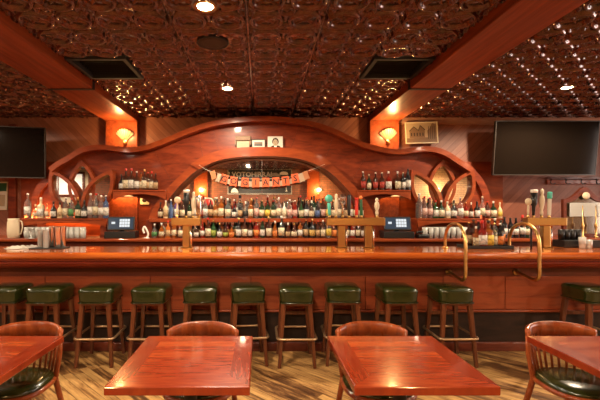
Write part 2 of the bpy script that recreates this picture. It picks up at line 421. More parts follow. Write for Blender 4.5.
# beams, with a thin dark joint strip partway along
for i, (x0, x1) in enumerate(BEAMS):
    b = MB(); b.bbox(x0, x1, REAR, WALL-.002, 2.93, CEIL+.02, .006, 1, smooth=False)
    structure(obj('beam_%s' % ('left','right')[i], b, 'beam'))
    b = MB(); b.box(x0-.01, x1+.01, 4.58, 4.62, 2.922, 2.932); b.box(x1 if i == 0 else x0-.012, x1+.012 if i == 0 else x0, 4.58, 4.62, 2.922, CEIL-.02)
    structure(obj('trim_%d' % (6+i), b, 'blackmatt'))
# pilasters under the beams
for i, (x0, x1) in enumerate(BEAMS):
    b = MB(); b.bbox(x0, x1, 6.26, WALL+.01, 1.0, 2.935, .008, 2, smooth=False); structure(obj('pillar_%s' % ('left','right')[i], b, 'beam'))
    b = MB(); b.bbox(x0 if i == 0 else x0, x1, REAR-.01, REAR+.16, 0, 2.935, .008, 2, smooth=False); structure(obj('pillar_front_%s' % ('left','right')[i], b, 'beam'))
b = MB()
for s0, s1 in ((2.18, XR),): b.bbox(s0, s1, WALL-.03, WALL+.01, 2.90, CEIL-.018, .006, 1, smooth=False)
structure(obj('trim_1', b, 'rail'))
b = MB(); b.bbox(-4.0, -3.88, WALL-.05, WALL+.01, 0, 2.9, .01, 2, smooth=False); structure(obj('trim_2', b, 'panel'))
b = MB(); b.box(5.5, 5.62, WALL-.05, WALL+.01, 0, 2.9); structure(obj('trim_3', b, 'darkwood'))
b = MB(); b.box(XL, XR, REAR, REAR+.03, 0, 1.0); structure(obj('trim_4', b, 'darkwood'))

def power(name, typ, loc, e, col, **kw):
    l = bpy.data.lights.new(name, typ); l.energy = e; l.color = col
    for k, v in kw.items(): setattr(l, k, v)
    o = bpy.data.objects.new(name, l); COL.objects.link(o); o.location = loc; return o
# windows with daylight
M['day'] = mat('daylight pane', (.8,.85,.9), .3, emit=(1,.84,.74), estr=2.8)
M['dayw'] = mat('hazy pane', (.8,.85,.9), .3, emit=(1,.86,.72), estr=.28)
def window(n, x, y, z, w, h, rz, m, bars):
    b = MB(); t = structure(put('window_%d' % n, None, None, (x, y, z))); t.rotation_euler = (0,0,rz)
    for a in ((-w/2-.08,-w/2,-h/2-.08,h/2+.08),(w/2,w/2+.08,-h/2-.08,h/2+.08),(-w/2,w/2,h/2,h/2+.08),(-w/2,w/2,-h/2-.08,-h/2)): b.box(a[0],a[1],-.05,.0,a[2],a[3])
    for k in range(1, bars): b.box(-w/2+w*k/bars-.02, -w/2+w*k/bars+.02, -.04, 0, -h/2, h/2)
    obj('window_frame', b, 'darkwood', t); b = MB(); b.box(-w/2, w/2, -.012, -.004, -h/2, h/2); obj('window_pane', b, m, t)
window(2, XR, 3.55, 1.8, 3.5, 1.7, -PI/2, 'day', 5)
window(1, -7.35, REAR, 2.45, 1.7, .75, PI, 'dayw', 2)
# ceiling vents
for (x0, x1, y0, y1), nm in zip(VENTS, ('beside the beam on the shaker side', 'beside the beam on the brass hoop side')):
    t = thing('ceiling_vent', 'square dark ceiling vent ' + nm, 'vent', ((x0+x1)/2, (y0+y1)/2, CEIL))
    w, d = (x1-x0)/2, (y1-y0)/2
    b = MB()
    b.box(-w, w, -d, d, .13, .14); b.box(-w, -w+.01, -d, d, 0, .13); b.box(w-.01, w, -d, d, 0, .13); b.box(-w, w, -d, -d+.01, 0, .13); b.box(-w, w, d-.01, d, 0, .13)
    obj('housing', b, 'blackmatt', t)
    b = MB()
    for (a0, a1, c0, c1) in ((-w-.01, -w+.03, -d-.01, d+.01), (w-.03, w+.01, -d-.01, d+.01), (-w+.03, w-.03, -d-.01, -d+.03), (-w+.03, w-.03, d-.03, d+.01)): b.box(a0, a1, c0, c1, -.03, .01)
    obj('frame', b, 'blackmatt', t)
    b = MB(); b.box(-w*.55, w*.55, -d*.55, d*.55, .06, .075)
    for k in range(9): b.box(-w+.03, w-.03, -d+.05+k*.058, -d+.054+k*.058, .02, .05)
    obj('grille', b, 'blackmatt', t)
# ceiling speaker
t = thing('ceiling_speaker', 'round dark speaker grille flush in the tin ceiling between two lights', 'speaker', (-.42, 3.55, CEIL))
b = MB(); b.lathe([(.14,.0), (.142,-.010), (.132,-.014), (.128,-.010)], n=32); obj('rim', b, 'blackmatt', t)
b = MB(); b.lathe([(.001,-.010), (.08,-.011), (.13,-.010), (.13,-.0)], n=32); obj('grille', b, mat('speaker cloth', (.05,.028,.02), .8), t)

# recessed lights, plus unseen fill spots that have no fixture
WARM = (1, .79, .56)
DL = [(-.40, 2.92, 'over the tables in line with the speaker', 1), (-.40, 4.90, 'over the bar, in front of the arch', 1), (3.73, 4.86, 'in front of the wide television beside the photograph', 1),
      (-.40, .9, 'behind the viewer', 0), (3.73, 2.4, 'behind the viewer near the tan wall', 0), (-4.5, 4.9, 'over the bar end by the pitcher', 0), (-3.4, 1.6, 'over the tables', 0), (1.6, .9, 'over the fourth table', 0),  # entries ending in zero: unseen spots added to fill and brighten the room
      (-.4, -1.1, 'by the poster', 0), (6.6, -.9, 'by the tan brick', 0), (-6.9, -1.0, 'by the plaster', 0), (-3.4, -1.1, 'by the brick', 0), (-4.5, 2.7, 'over the first table', 0)]
LP = {0: 86, 1: 88, 2: 115, 3: 34, 4: 45, 5: 95, 6: 40, 7: 35, 8: 150, 9: 200, 10: 100, 11: 60, 12: 50}
for i, (x, y, where, vis) in enumerate(DL):
    if vis < 0: continue
    zc = CEIL - .002
    if vis:
        t = thing('recessed_light', 'glowing round recessed ceiling light ' + where, 'ceiling light', (x, y, zc))
        b = MB(); b.lathe([(.058,0), (.062,-.006), (.085,-.008), (.09,0)], n=28); obj('trim_ring', b, 'agedbrass', t)
        b = MB(); b.lathe([(.001,-.012), (.04,-.010), (.058,-.002)], n=24); obj('lamp_lens', b, 'lamp', t)
    l = power('downlight_or_fill', 'SPOT', (x, y, CEIL - .035), LP[i], WARM, spot_size=math.radians(172), spot_blend=.35, shadow_soft_size=.05)

# ------------------------------------------------------------------ sconces
def sconce(x, y, z, rz, label, e, front=True):
    t = thing('wall_sconce', label, 'wall light', (x, y, z), rz)
    n = 8; w = .15; h = .17
    b = MB(); rb = MB()
    pts = []
    for i in range(n+1):
        a = PI*(.30 + .40*i/n)              # fan opening upward
        cx = math.cos(a)*.30; cz = math.sin(a)*.30 - .13
        pts.append((cx, cz))
    # curved fan shell: bottom point to the scalloped rim, bulging forward
    vs = []; R = 5
    for i in range(n*2+1):
        f = i/(n*2); a = PI*(.76 - .52*f)
        rim = .19 + (.012 if i % 2 else 0)
        for j in range(R+1):
            q = .10 + .90*j/R
            bulge = math.sin(f*PI)*.085*q + .012
            vs.append((math.cos(a)*rim*q, -bulge - (.006 if i % 2 else 0), math.sin(a)*rim*q - .11))
    fs = [(i*(R+1)+j, (i+1)*(R+1)+j, (i+1)*(R+1)+j+1, i*(R+1)+j+1) for i in range(n*2) for j in range(R)]
    b.add(vs, fs, True); o = obj('fan_shade', b, 'sconce', t)
    so = o.modifiers.new('s', 'SOLIDIFY'); so.thickness = .005
    for i in range(0, n*2+1, 2):
        p = [vs[i*(R+1)+j] for j in range(R+1)]; rb.tube([(q[0], q[1]-.005, q[2]) for q in p], .0035, 6)
    obj('rib', rb, 'sconce_rib', t)
    b = MB(); b.bbox(-.03, .03, -.035, 0, -.14, -.07, .008, 2); b.lathe([(.001,-.155), (.016,-.15), (.022,-.13), (.03,-.10), (.012,-.085)], 0, -.03, 0, 14)
    obj('bracket', b, 'agedbrass', t)
    c, s_ = math.cos(rz), math.sin(rz); d = .24
    power('sconce_bulb', 'POINT', (x + s_*d, y - c*d, z + .02), e, (1, .60, .22), shadow_soft_size=.04)
    return t
sconce(wx(125, 6.25), 6.26, wz(135, 6.2), 0, 'glowing fan shaped glass sconce on the pillar beside the till near the shakers', 8)
sconce(wx(388, 6.25), 6.26, wz(134.5, 6.2), 0, 'glowing fan shaped glass sconce on the pillar beside the house photograph', 8)
sconce(-2.12, REAR+.16, 2.22, PI, 'fan glass sconce seen in the mirror beside the banner start', 26)
sconce(2.12, REAR+.16, 2.22, PI, 'fan glass sconce seen in the mirror beside the banner end', 26)
sconce(6.4, REAR, 2.25, PI, 'fan glass sconce on tan brick seen in the petal mirror by the hoops', 14)

# ------------------------------------------------------------------ reflected poster on the rear wall
t = thing('wall_poster', 'long dark lettered poster reflected in the arch mirror behind the banner', 'poster', (0, REAR, 2.56))
b = MB(); b.bbox(-1.17, 1.15, .01, .03, -.44, .44, .004, 1, smooth=False); obj('board', b, 'poster', t)
b = MB()
for (a0, a1, c0, c1) in ((-1.20,-1.17,-.47,.47), (1.15,1.18,-.47,.47), (-1.17,1.15,.44,.47), (-1.17,1.15,-.47,-.44)): b.box(a0, a1, .0, .045, c0, c1)
obj('frame', b, 'chalkdim', t)
put('lettering', text_mesh('! VOTOHIRRA!', .25, 'chalk'), t, (-.36, .034, .26))
b = MB()
b.prism([(.22+.0,.20),(.75,.20),(.70,.27),(.60,.33),(.40,.31),(.30,.25)], .031, .036)
obj('drawing', b, 'chalkdim', t)
b = MB(); b.prism([(.72,.25),(1.04,.25),(1.02,.33),(.94,.37),(.82,.37),(.74,.33)], .031, .038); b.prism([(.93,-.36),(1.02,-.36),(.985,-.34),(.98,-.2),(1.04,-.05),(.91,-.05),(.965,-.2),(.96,-.34)], .031, .036)
b.prism([(-1.08,-.40),(-.80,-.40),(-.84,-.30),(-.94,-.22),(-1.05,-.30)], .031, .036)
obj('drawing', b, 'chalk', t)

# ------------------------------------------------------------------ back bar
bb = thing('back_bar', 'carved red wood back bar with wide mirrored arch and petal mirrors', 'back bar', (0, 0, 0))
top_px = [(48,168),(55,162.5),(66.5,156),(79,148.5),(93,145),(104,144.6),(117.5,146.3),(130,147),(144,145),(158,140.6),(173.5,134.5),(187.6,128.5),(203,123.5),(220,119.5),(240,117),(262,116),
          (284,117),(303,119.5),(322,124),(338,130),(350,136),(364,142),(378,146),(395.5,149),(408,148.3),(425,146.3),(437.6,147.5),(450,152.4),(460,159),(474,168)]
tp = smooth_path(PX(top_px, 5.88), 5)
b = MB(); b.strip(tp, offset(tp, .075), 5.88, 6.12)
obj('top_moulding', b, 'mould', bb)
legL = [(50,172),(42,178),(34.5,186),(30,196),(27.5,207),(27,222)]
legR = [(473,168),(480,173),(485.5,180),(490,190),(492.8,202),(493.5,222)]
for lg, sg in ((legL, -1), (legR, 1)):
    p = smooth_path(PX(lg, 5.95), 5); b = MB(); b.strip(p, offset(p, .10*sg), 6.0, 6.39); obj('side_scroll', b, 'panel', bb)
arch_out = [(147,224),(149.5,216),(155,205),(166.6,189),(180,175.5),(191,165.5),(204,157),(219,151.5),(240,148.6),(262,148)]
arch_in = [(157.5,224),(160.5,214),(166,203),(176,190),(188,177.5),(199,169),(211,162.5),(225,158.3),(243,156),(262,155.4)]
sym = lambda L: L + [(524 - x, y) for x, y in reversed(L[:-1])]
ao = smooth_path(PX(sym(arch_out), 5.85), 6); ai = smooth_path(PX(sym(arch_in), 5.85), 6)
b = MB(); b.strip(ao, ai, 5.85, 6.12); obj('arch_moulding', b, 'mould', bb)
k0, k1 = 30, len(ao) - 31
b = MB(); b.strip(offset(ao[k0:k1], -.012), offset(ai[k0:k1], .012), 5.825, 6.05); obj('arch_cap', b, 'mould', bb)
# panel board with petal holes
DB = 6.05
def leaf(b0, t0, bl, br, n=14, D=DB):
    """pointed leaf outline between base and tip, bulging bl to one side, br to the other (px)"""
    bx, by = b0; tx, ty = t0; dx, dy = tx-bx, ty-by; L = math.hypot(dx, dy); nx, ny = dy/L, -dx/L
    out = []
    for i in range(n+1):
        f = i/n; w = 4*f*(1-f); out.append((bx+dx*f - nx*bl*w, by+dy*f - ny*bl*w))
    for i in range(n-1, 0, -1):
        f = i/n; w = 4*f*(1-f); out.append((bx+dx*f + nx*br*w, by+dy*f + ny*br*w))
    return PX(out, D)
LEAVES = [((80,215),(50,169.5), 10.5, 14.5, 'a'), ((80,215),(112,169.5), 14.5, 11.0, 'a'), ((81.5,212),(81.5,160), 14, 14, 'b')]
LV = []
for (p0, p1, l_, r_, k) in LEAVES:
    LV.append((p0, p1, l_, r_, k)); 
for (p0, p1, l_, r_, k) in LEAVES:
    LV.append(((524-p0[0], p0[1]), (524-p1[0], p1[1]), r_, l_, k))
def shrink(poly, t):
    cx = sum(p[0] for p in poly)/len(poly); cz = sum(p[1] for p in poly)/len(poly)
    n = len(poly); out = []
    for i in range(n):
        a, c = poly[i-1], poly[(i+1) % n]; dx, dz = c[0]-a[0], c[1]-a[1]; L = math.hypot(dx, dz) or 1
        nx, nz = dz/L, -dx/L; px, pz = poly[i]
        if (px+nx*.01-cx)**2 + (pz+nz*.01-cz)**2 > (px-nx*.01-cx)**2 + (pz-nz*.01-cz)**2: nx, nz = -nx, -nz
        tt = t*2.2 if i in (0, n//2) else t
        if i in (0, n//2): d = math.hypot(cx-px, cz-pz); nx, nz = (cx-px)/d, (cz-pz)/d
        out.append((px+nx*tt, pz+nz*tt))
    return out
board = PX([(x, y+2) for x, y in top_px], 6.05)
SYM = lambda L: [(524-x, y) for x, y in reversed(L)]
lowL = [(147,223),(150,212),(152,205),(143,198.5),(128,195),(112,198.5),(105,204),(104,223),(30,223),(31,205),(36,190),(46,178)]
outer = [(48,170)] + [(x, y+2) for x, y in top_px[1:-1]] + [(476,170)] + [(524-x, y) for x, y in reversed(lowL)] + [(366,223),(361,211),(345,187),(322,166),(295,157.5),(262,154.5),(229,157.5),(202,166),(179,187),(163,211),(158,223)] + lowL
loops = [PX(outer, DB)]
holes = []
for (p0, p1, l_, r_, k) in LV: holes.append(leaf(p0, p1, l_-2, r_-2, D=DB) if k == 'a' else None)
# petals stand in the board as two side openings plus the tip of the middle one
put('panel_board', flat_mesh('panel_board', loops, ['panel'], 6.055, .03), bb)
for (p0, p1, l_, r_, k) in LV:
    yf = 5.92 if k == 'a' else 5.99
    out = leaf(p0, p1, l_, r_, D=yf); inn = shrink(out, .047)
    fr = put('petal_frame', flat_mesh('petal_frame', [out, inn], ['mould'], yf, .13 if k == 'a' else .06), bb)
    mi = shrink(out, .040)
    put('petal_mirror', flat_mesh('petal_mirror', [mi], ['mirror'], yf + (.075 if k == 'a' else .045), .004), fr)
# great mirror in two panes with a seam
mo = [(p[0], p[1]) for p in smooth_path(PX(sym([(151,225),(157,211),(168,195),(182,181),(194,170),(207,161.5),(222,156),(243,152.5),(262,152)]), 6.10), 4)]
zb = 1.16
xs = wx(262, 6.10)
lft = [p for p in mo if p[0] < xs - .004] ; rgt = [p for p in mo if p[0] > xs + .004]
ztop = max(p[1] for p in mo)
put('mirror_pane', flat_mesh('mirror_pane', [lft + [(xs-.0025, ztop), (xs-.0025, zb), (lft[0][0], zb)]], ['mirror'], 6.10, .006), bb)
put('mirror_pane', flat_mesh('mirror_pane', [[(xs+.0025, ztop)] + rgt + [(rgt[-1][0], zb), (xs+.0025, zb)]], ['mirror'], 6.10, .006), bb)
b = MB(); b.box(xs-.004, xs+.004, 6.094, 6.10, 1.43, ztop-.02); obj('mirror_seam', b, 'steel', bb)
# seams between the boards of the hood
for (x0, y0, x1, y1) in ((197,128,203,158),(212,124,219,152),(151,146,172,182),(290,150,301,122),(325,160,335,132),(352,180,372,148),(100,149,110,164),(414,164,424,150)):
    b = MB(); (ax, az), (cx_, cz_) = (wx(x0,6.05), wz(y0,6.05)), (wx(x1,6.05), wz(y1,6.05))
    b.strip([(ax-.003,az),(cx_-.003,cz_)], [(ax+.003,az),(cx_+.003,cz_)], 6.052, 6.058); obj('panel_seam', b, 'darkwood', bb)
# wing shelves with arched valance
def arched(x0, x1, ytop, yend, ymid, D0, D1, name, m='mould', post=None):
    n = 16; poly = PX([(x0, ytop), (x1, ytop)], D0)
    low = [(x0 + (x1-x0)*i/n, yend - (yend-ymid)*math.sin(PI*i/n)**.7) for i in range(n, -1, -1)]
    poly = [poly[0], poly[1]] + PX(low, D0)
    put(name, flat_mesh(name, [poly], [m], D0, .045), bb)
    zt = wz(ytop, D0)
    b = MB(); b.bbox(wx(x0, D0), wx(x1, D0), D0-.01, D1, zt-.022, zt, .005, 1, smooth=False); obj(name + '_top', b, m, bb)
    return zt
ZW = arched(20, 106, 218.5, 227, 222.3, 5.72, 6.06, 'wing_shelf')
arched(418, 504, 218.5, 227, 222.3, 5.72, 6.06, 'wing_shelf')
ZS = arched(113, 166, 190, 200, 194, 5.80, 6.06, 'high_shelf')
arched(358, 411, 190, 200, 194, 5.80, 6.06, 'high_shelf')
zc = ZW
b = MB(); b.bbox(wx(149,5.72), wx(375,5.72), 5.72, 6.10, zc-.055, zc, .008, 2, smooth=False); obj('bottle_shelf', b, 'mould', bb)
for x0, x1 in ((19,24), (100,107), (417,424), (500,505), (146,152), (372,378)):
    b = MB(); b.bbox(wx(x0, 5.76), wx(x1, 5.76), 5.76, 6.1, 1.12, zc-.02, .006, 1, smooth=False); obj('shelf_post', b, 'panel', bb)
# wooden backs
for a_, c_ in ((20,160),(366,504)): b = MB(); b.box(wx(a_,6.3), wx(c_,6.3), 6.33, 6.37, 1.1, 2.3); obj('back_panel', b, 'mould', bb)
# counter and cabinets
ZC = 1.14
b = MB(); b.bbox(-4.45, 5.45, 5.52, 6.38, ZC-.045, ZC, .012, 3, smooth=False); obj('counter', b, 'mould', bb)
b = MB(); b.box(-4.4, 5.4, 5.60, 6.36, 0, ZC-.045); obj('cabinet_body', b, 'darkwood', bb)
for i in range(14):
    x0 = -4.36 + i*.697
    b = MB(); b.bbox(x0+.02, x0+.675, 5.575, 5.60, .12, ZC-.13, .008, 1, smooth=False); d = obj('cabinet_door', b, 'darkwood', bb)
    b = MB(); b.tube([(x0+.60, 5.575, .78), (x0+.60, 5.55, .78), (x0+.60, 5.55, .88), (x0+.60, 5.575, .88)], .006, 6); obj('handle', b, 'agedbrass', d)
# small under-shelf lamps (warm strips over tills and behind the petals)
M['stripglow'] = mat('strip lamp glow', (1,.8,.5), .4, emit=(1,.55,.2), estr=1.0)
def strip_lamp(x0, x1, y, z, e, label):
    b = MB(); b.box(x0, x1, y-.015, y+.015, z-.012, z); o = obj('strip_lamp', b, mat('strip lamp lens', (1,.8,.5), .4, emit=(1,.55,.2), estr=1.0)); tag(o, label, 'strip light')
    l = power('strip_glow', 'AREA', ((x0+x1)/2, y, z-.018), e, (1, .5, .16), shape='RECTANGLE', size=x1-x0, size_y=.03)
strip_lamp(wx(112,6.2), wx(145,6.2), 6.2, 1.76, 1.6, 'slim warm strip light hidden above the till near the shakers')
strip_lamp(wx(379,6.2), wx(412,6.2), 6.2, 1.76, .4, 'slim warm strip light hidden above the till near the hoops')
strip_lamp(wx(30,5.95), wx(98,5.95), 6.28, 1.385, 1.5, 'slim warm strip light under the petal mirror shelf by the pitcher')

for x0, x1, e, w_ in ((25,49,2.2,'pitcher'),(476,491,.5,'hoops')):
    b = MB(); b.box(wx(x0,5.98), wx(x1,5.98), 5.975, 6.0, ZW+.0005, ZW+.014); tag(obj('strip_lamp', b, 'stripglow'), 'slim warm strip light behind the bottles on the shelf end by the '+w_, 'strip light')
    l = power('strip_glow', 'AREA', ((wx(x0,5.98)+wx(x1,5.98))/2, 5.9875, ZW+.022), e, (1,.5,.13), shape='RECTANGLE', size=wx(x1,5.98)-wx(x0,5.98), size_y=.02); l.rotation_euler = (PI - .25, 0, 0)
# round badge standing among the bottles
t = thing('round_sign', 'round red badge sign with white rim standing among bottles behind the square beer tower', 'sign', (wx(208.5,5.92), 5.92, ZW))
b = MB(); b.bbox(-.02,.02,-.012,.012,0,.14,.004,1); obj('stand', b, 'white', t)
mt_ = Matrix.Translation((0,-.0,.22)) @ Matrix.Rotation(PI/2,4,'X')
b = MB(); b.lathe([(.001,-.012),(.086,-.012),(.086,.010),(.001,.010)], n=28, mtx=mt_); obj('rim', b, 'cream', t)
b = MB(); b.lathe([(.001,.010),(.070,.010),(.070,.016),(.001,.016)], n=28, mtx=mt_); obj('badge', b, 'red', t)
# things along the arch ledge
zl = lambda px, D=5.95: wz(148.6, 5.85) + .012
t = thing('lantern_box', 'small cream glowing card box with dark lid on the arch ledge', 'box', (wx(243,5.93), 5.95, wz(148.8,5.85)+.016))
b = MB(); b.bbox(-.095, .095, -.03, .03, 0, .11, .004, 1, smooth=False); obj('card_face', b, 'sepialight', t)
b = MB(); b.bbox(-.115, .115, -.038, .038, .115, .185, .012, 2, smooth=False); b.box(-.12, -.10, -.03, .03, .05, .12); b.box(.10, .12, -.03, .03, .05, .12); obj('lid', b, 'sepiamid', t)
def picture(name, label, x, y, z, w, h, fm, mm, matw, tilt=.06, rz=0):
    t = thing(name, label, 'picture', (x, y, z), rz)
    mt = Matrix.Rotation(-tilt, 4, 'X')
    f = .014
    b = MB()
    for a in ((-w/2, w/2, 0, f), (-w/2, w/2, h-f, h), (-w/2, -w/2+f, f, h-f), (w/2-f, w/2, f, h-f)): b.box(a[0], a[1], -.02, .0, a[2], a[3], mtx=mt)
    b.box(-w/2+.002, w/2-.002, -.004, .0, .002, h-.002, mtx=mt)
    obj('frame', b, fm, t)
    b = MB(); b.box(-w/2+f, w/2-f, -.010, -.004, f, h-f, mtx=mt); obj('mat_board', b, mm, t)
    return t, mt
t, mt = picture('framed_photograph', 'small dark framed landscape photograph with white mat on the arch ledge', wx(258.3,5.95), 6.0, wz(148.6,5.85)+.014, .215, .150, 'sepia', 'paper', .02)
b = MB(); b.box(-.062, .062, -.013, -.0102, .045, .105, mtx=mt); obj('print', b, 'grey', t)
b = MB(); b.box(-.062, .062, -.016, -.0135, .078, .098, mtx=mt); obj('print_sky', b, 'sepiamid', t)
t, mt = picture('portrait_print', 'black and white portrait of a person in a dark suit, unframed', wx(275.3,5.95), 6.0, wz(149,5.85)+.014, .225, .195, 'paper', 'paper', .0)
b = MB(); f = lambda pts, m_, y, nm: None
def flatpoly(pts, y, mtx, m_, name, par):
    b = MB(); n = len(pts)
    b.prism(pts, y, y+.002); bb_ = MB(); bb_.add([mtx @ Vector(v) for v in b.v], b.f); return obj(name, bb_, m_, par)
circ = lambda cx, cz, rx, rz_, n=18: [(cx+rx*math.cos(2*PI*i/n), cz+rz_*math.sin(2*PI*i/n)) for i in range(n)]
flatpoly([(-.075,.016),(.085,.016),(.075,.045),(.04,.062),(.005,.045),(-.03,.062),(-.06,.045)], -.0125, mt, 'ink', 'printed_suit', t)
flatpoly([(-.018,.016),(.022,.016),(.02,.06),(-.014,.06)], -.0145, mt, 'white', 'printed_collar', t)
flatpoly(circ(.004,.118,.050,.058), -.0135, mt, 'sepia', 'printed_hair', t)
flatpoly(circ(.002,.102,.036,.050), -.0155, mt, 'sepialight', 'printed_face', t)
for sx in (-.013,.017): flatpoly(circ(sx,.112,.006,.004,8), -.0175, mt, 'ink', 'printed_eye', t)
flatpoly([(-.01,.078),(.016,.078),(.012,.083),(-.006,.083)], -.0175, mt, 'sepia', 'printed_mouth', t)
# house photograph on the top moulding
t, mt = picture('house_photograph', 'sepia photograph of an old house in a cream frame leaning beside the pillar', wx(421.8,6.3), 6.30, wz(143.6,6.3), .51, .34, 'cream', 'sepialight', .03, .05)
t.rotation_euler = (0, math.radians(-1.5), 0)
flatpoly([(-.235,.02),(.235,.02),(.235,.10),(-.235,.085)], -.0122, mt, 'sepiamid', 'print_ground', t)
flatpoly([(-.19,.09),(-.19,.20),(-.12,.26),(-.05,.21),(-.02,.28),(.05,.22),(.05,.095)], -.0124, mt, 'sepiamid', 'print_house', t)
flatpoly([(-.20,.20),(-.12,.275),(-.05,.215),(-.05,.205),(-.12,.26),(-.19,.195)], -.0128, mt, 'sepia', 'print_roof', t)
flatpoly([(-.055,.205),(-.02,.295),(.06,.22),(.055,.21),(-.02,.28),(-.045,.20)], -.0128, mt, 'sepia', 'print_roof', t)
for k in range(5): flatpoly([(-.17+k*.045,.12),(-.15+k*.045,.12),(-.15+k*.045,.17),(-.17+k*.045,.17)], -.0130, mt, 'sepia', 'print_window', t)
flatpoly([(.10,.08),(.23,.08),(.23,.30),(.17,.32),(.13,.24),(.09,.2)], -.0126, mt, 'sepiamid', 'print_tree', t)
for k in range(4): flatpoly([(.10+k*.033,.07),(.108+k*.033,.07),(.115+k*.03,.27),(.108+k*.03,.27)], -.0132, mt, 'sepia', 'print_tree', t)
# certificate in the niche
t, mt = picture('notice_card', 'small cream printed notice card pinned beside the arch foot', wx(142.5,6.2), 6.32, wz(204.5,6.3), .14, .14, 'cream', 'paper', .0)
b = MB(); b.lathe([(.028,-.003),(.036,0),(.028,.003)], n=16, mtx=Matrix.Translation((0,-.014,.07)) @ Matrix.Rotation(PI/2,4,'X')); obj('seal', b, 'sepia', t)
t, mt = picture('wall_print', 'tall narrow print with green top and cream ground by the pitcher', wx(-4,6.36), 6.38, wz(210,6.36), .34, .45, 'cream', 'paper', .0)
flatpoly([(-.15,.30),(.15,.30),(.15,.43),(-.15,.43)], -.0122, mt, 'green', 'print_band', t)
flatpoly([(-.12,.06),(.13,.06),(.13,.24),(-.12,.26)], -.0122, mt, 'sepialight', 'print_scene', t)

# banner
t = thing('pennant_banner', 'orange and white letter cards strung across the arch mirror', 'banner', (0, 5.80, 0))
Dn = 5.80
cards = [(213.4,175.2,'',.30,'tan'),(219,178.2,'',-.35,'white'),(224,179.3,'G',-.28,'orange'),(233.6,181.5,'O',-.15,'orange'),(245,182.5,'G',-.06,'orange'),(255.7,182.8,'I',.02,'orange'),(265.7,182.6,'A',0,'orange'),(276,182.2,'N',.06,'orange'),(285.6,181.2,'T',.10,'orange'),(295.2,178.6,'S',.16,'orange'),(301.5,178,'',.28,'white'),(306,175.5,'',.35,'tan')]
sp_ = smooth_path(PX([(199,165),(206,169.5),(214,172),(226,175.8),(240,178.2),(262,179),(284,178),(296,174.8),(306,171.5),(316,168),(325,164)], Dn), 5)
b = MB(); b.tube([(x, 0, z) for x, z in sp_], .0025, 5); obj('string', b, 'paper', t)
cardm = {k: mat('card ' + k, c, .7) for k, c in (('orange', (.62,.11,.035)), ('white', (.40,.29,.20)), ('tan', (.40,.15,.06)))}
def card(px, py, ch, rot, kind, w=.104, h=.140):
    mt = Matrix.Rotation(-rot, 4, 'Y')
    b = MB(); n = [(-w/2,h/2),(w/2,h/2),(w/2,-h/2),(0,-h/2+.012),(-w/2,-h/2)]
    b.prism(n, -.005, -.003); q = MB(); q.add([mt @ Vector(v) for v in b.v], b.f)
    o = obj('letter_card', q, cardm[kind], t, (wx(px, Dn), -.003, wz(py, Dn)))
    if ch:
        me = text_mesh(ch, .125, 'ink', .001); me.transform(mt); put('letter', me, o, (0, -.0065, 0))
    return o
for c in cards: card(*c, **({} if c[2] else dict(w=.075, h=.125)))
for (px, py, r) in ((229,181,-.2),(239.5,183,-.1),(250.3,183.6,0),(260.6,183.6,0),(270.8,183.2,.05),(280.8,182.6,.1),(290.4,180.8,.15)):
    mt = Matrix.Rotation(-r, 4, 'Y'); b = MB(); b.prism([(-.022,.03),(.022,.03),(.022,-.045),(-.022,-.045)], .002, .003); q = MB(); q.add([mt @ Vector(v) for v in b.v], b.f)
    obj('blank_card', q, cardm['white'], t, (wx(px, Dn), .004, wz(py, Dn)))

# ------------------------------------------------------------------ bottles
SHAPES = {}
def shape(key, prof, lab, cap, sq=0, lsq=None):
    b = MB(); b.lathe(prof, n=14, sq=sq); body = b.mesh('bottle_' + key, [M['black']])
    b = MB(); r, z0, z1 = lab; b.lathe([(r-.004,z0),(r+.012,z0),(r+.012,z1),(r-.004,z1)], n=12, sq=sq, a0=PI*1.08, a1=PI*1.92); lb = b.mesh('label_' + key, [M['black']])
    b = MB(); r, z0, z1 = cap; b.lathe([(r,z0),(r,z1-.01),(r*.8,z1)], n=10); cp = b.mesh('cap_' + key, [M['black']])
    SHAPES[key] = (body, lb, cp)
# unit height 1, radius in the same unit
shape('round', [(.10,0),(.13,.01),(.132,.03),(.132,.58),(.12,.66),(.06,.73),(.043,.78),(.04,.93),(.046,.94),(.046,.955)], (.132,.12,.47), (.046,.93,1))
shape('square', [(.12,0),(.145,.01),(.148,.03),(.148,.56),(.13,.62),(.06,.68),(.05,.72),(.047,.90),(.047,.92)], (.148,.10,.46), (.054,.88,1), sq=5)
shape('tall', [(.09,0),(.112,.01),(.115,.03),(.115,.55),(.10,.63),(.055,.72),(.042,.80),(.036,.93),(.036,.95)], (.115,.14,.46), (.042,.92,1))
shape('squat', [(.17,0),(.205,.015),(.215,.05),(.215,.45),(.19,.56),(.10,.66),(.06,.72),(.055,.86),(.055,.88)], (.215,.12,.42), (.07,.85,1))
shape('wine', [(.10,0),(.118,.01),(.12,.03),(.12,.60),(.105,.68),(.05,.78),(.044,.95),(.05,.955),(.05,.97)], (.12,.16,.45), (.05,.78,1))
def bottle(px, base_z, D, hpx, shp, glass, lab, cap, label, group, wf=1.0, D_meas=None):
    dm = D_meas or D
    h = hpx*dm/F*1.0
    body, lb, cp = SHAPES[shp]
    o = put('liquor_bottle', body, None, (wx(px, D), D, base_z)); o.scale = (h*wf, h*wf, h)
    o.rotation_euler = (0, 0, random.uniform(-.25,.25))
    o.material_slots[0].link = 'OBJECT'; o.material_slots[0].material = BG[glass]
    if lab:
        l = put('label', lb, o); l.material_slots[0].link = 'OBJECT'; l.material_slots[0].material = LB[lab]
    c = put('cap', cp, o); c.material_slots[0].link = 'OBJECT'; c.material_slots[0].material = CP[cap]
    tag(o, label, 'bottle', group)
    return o
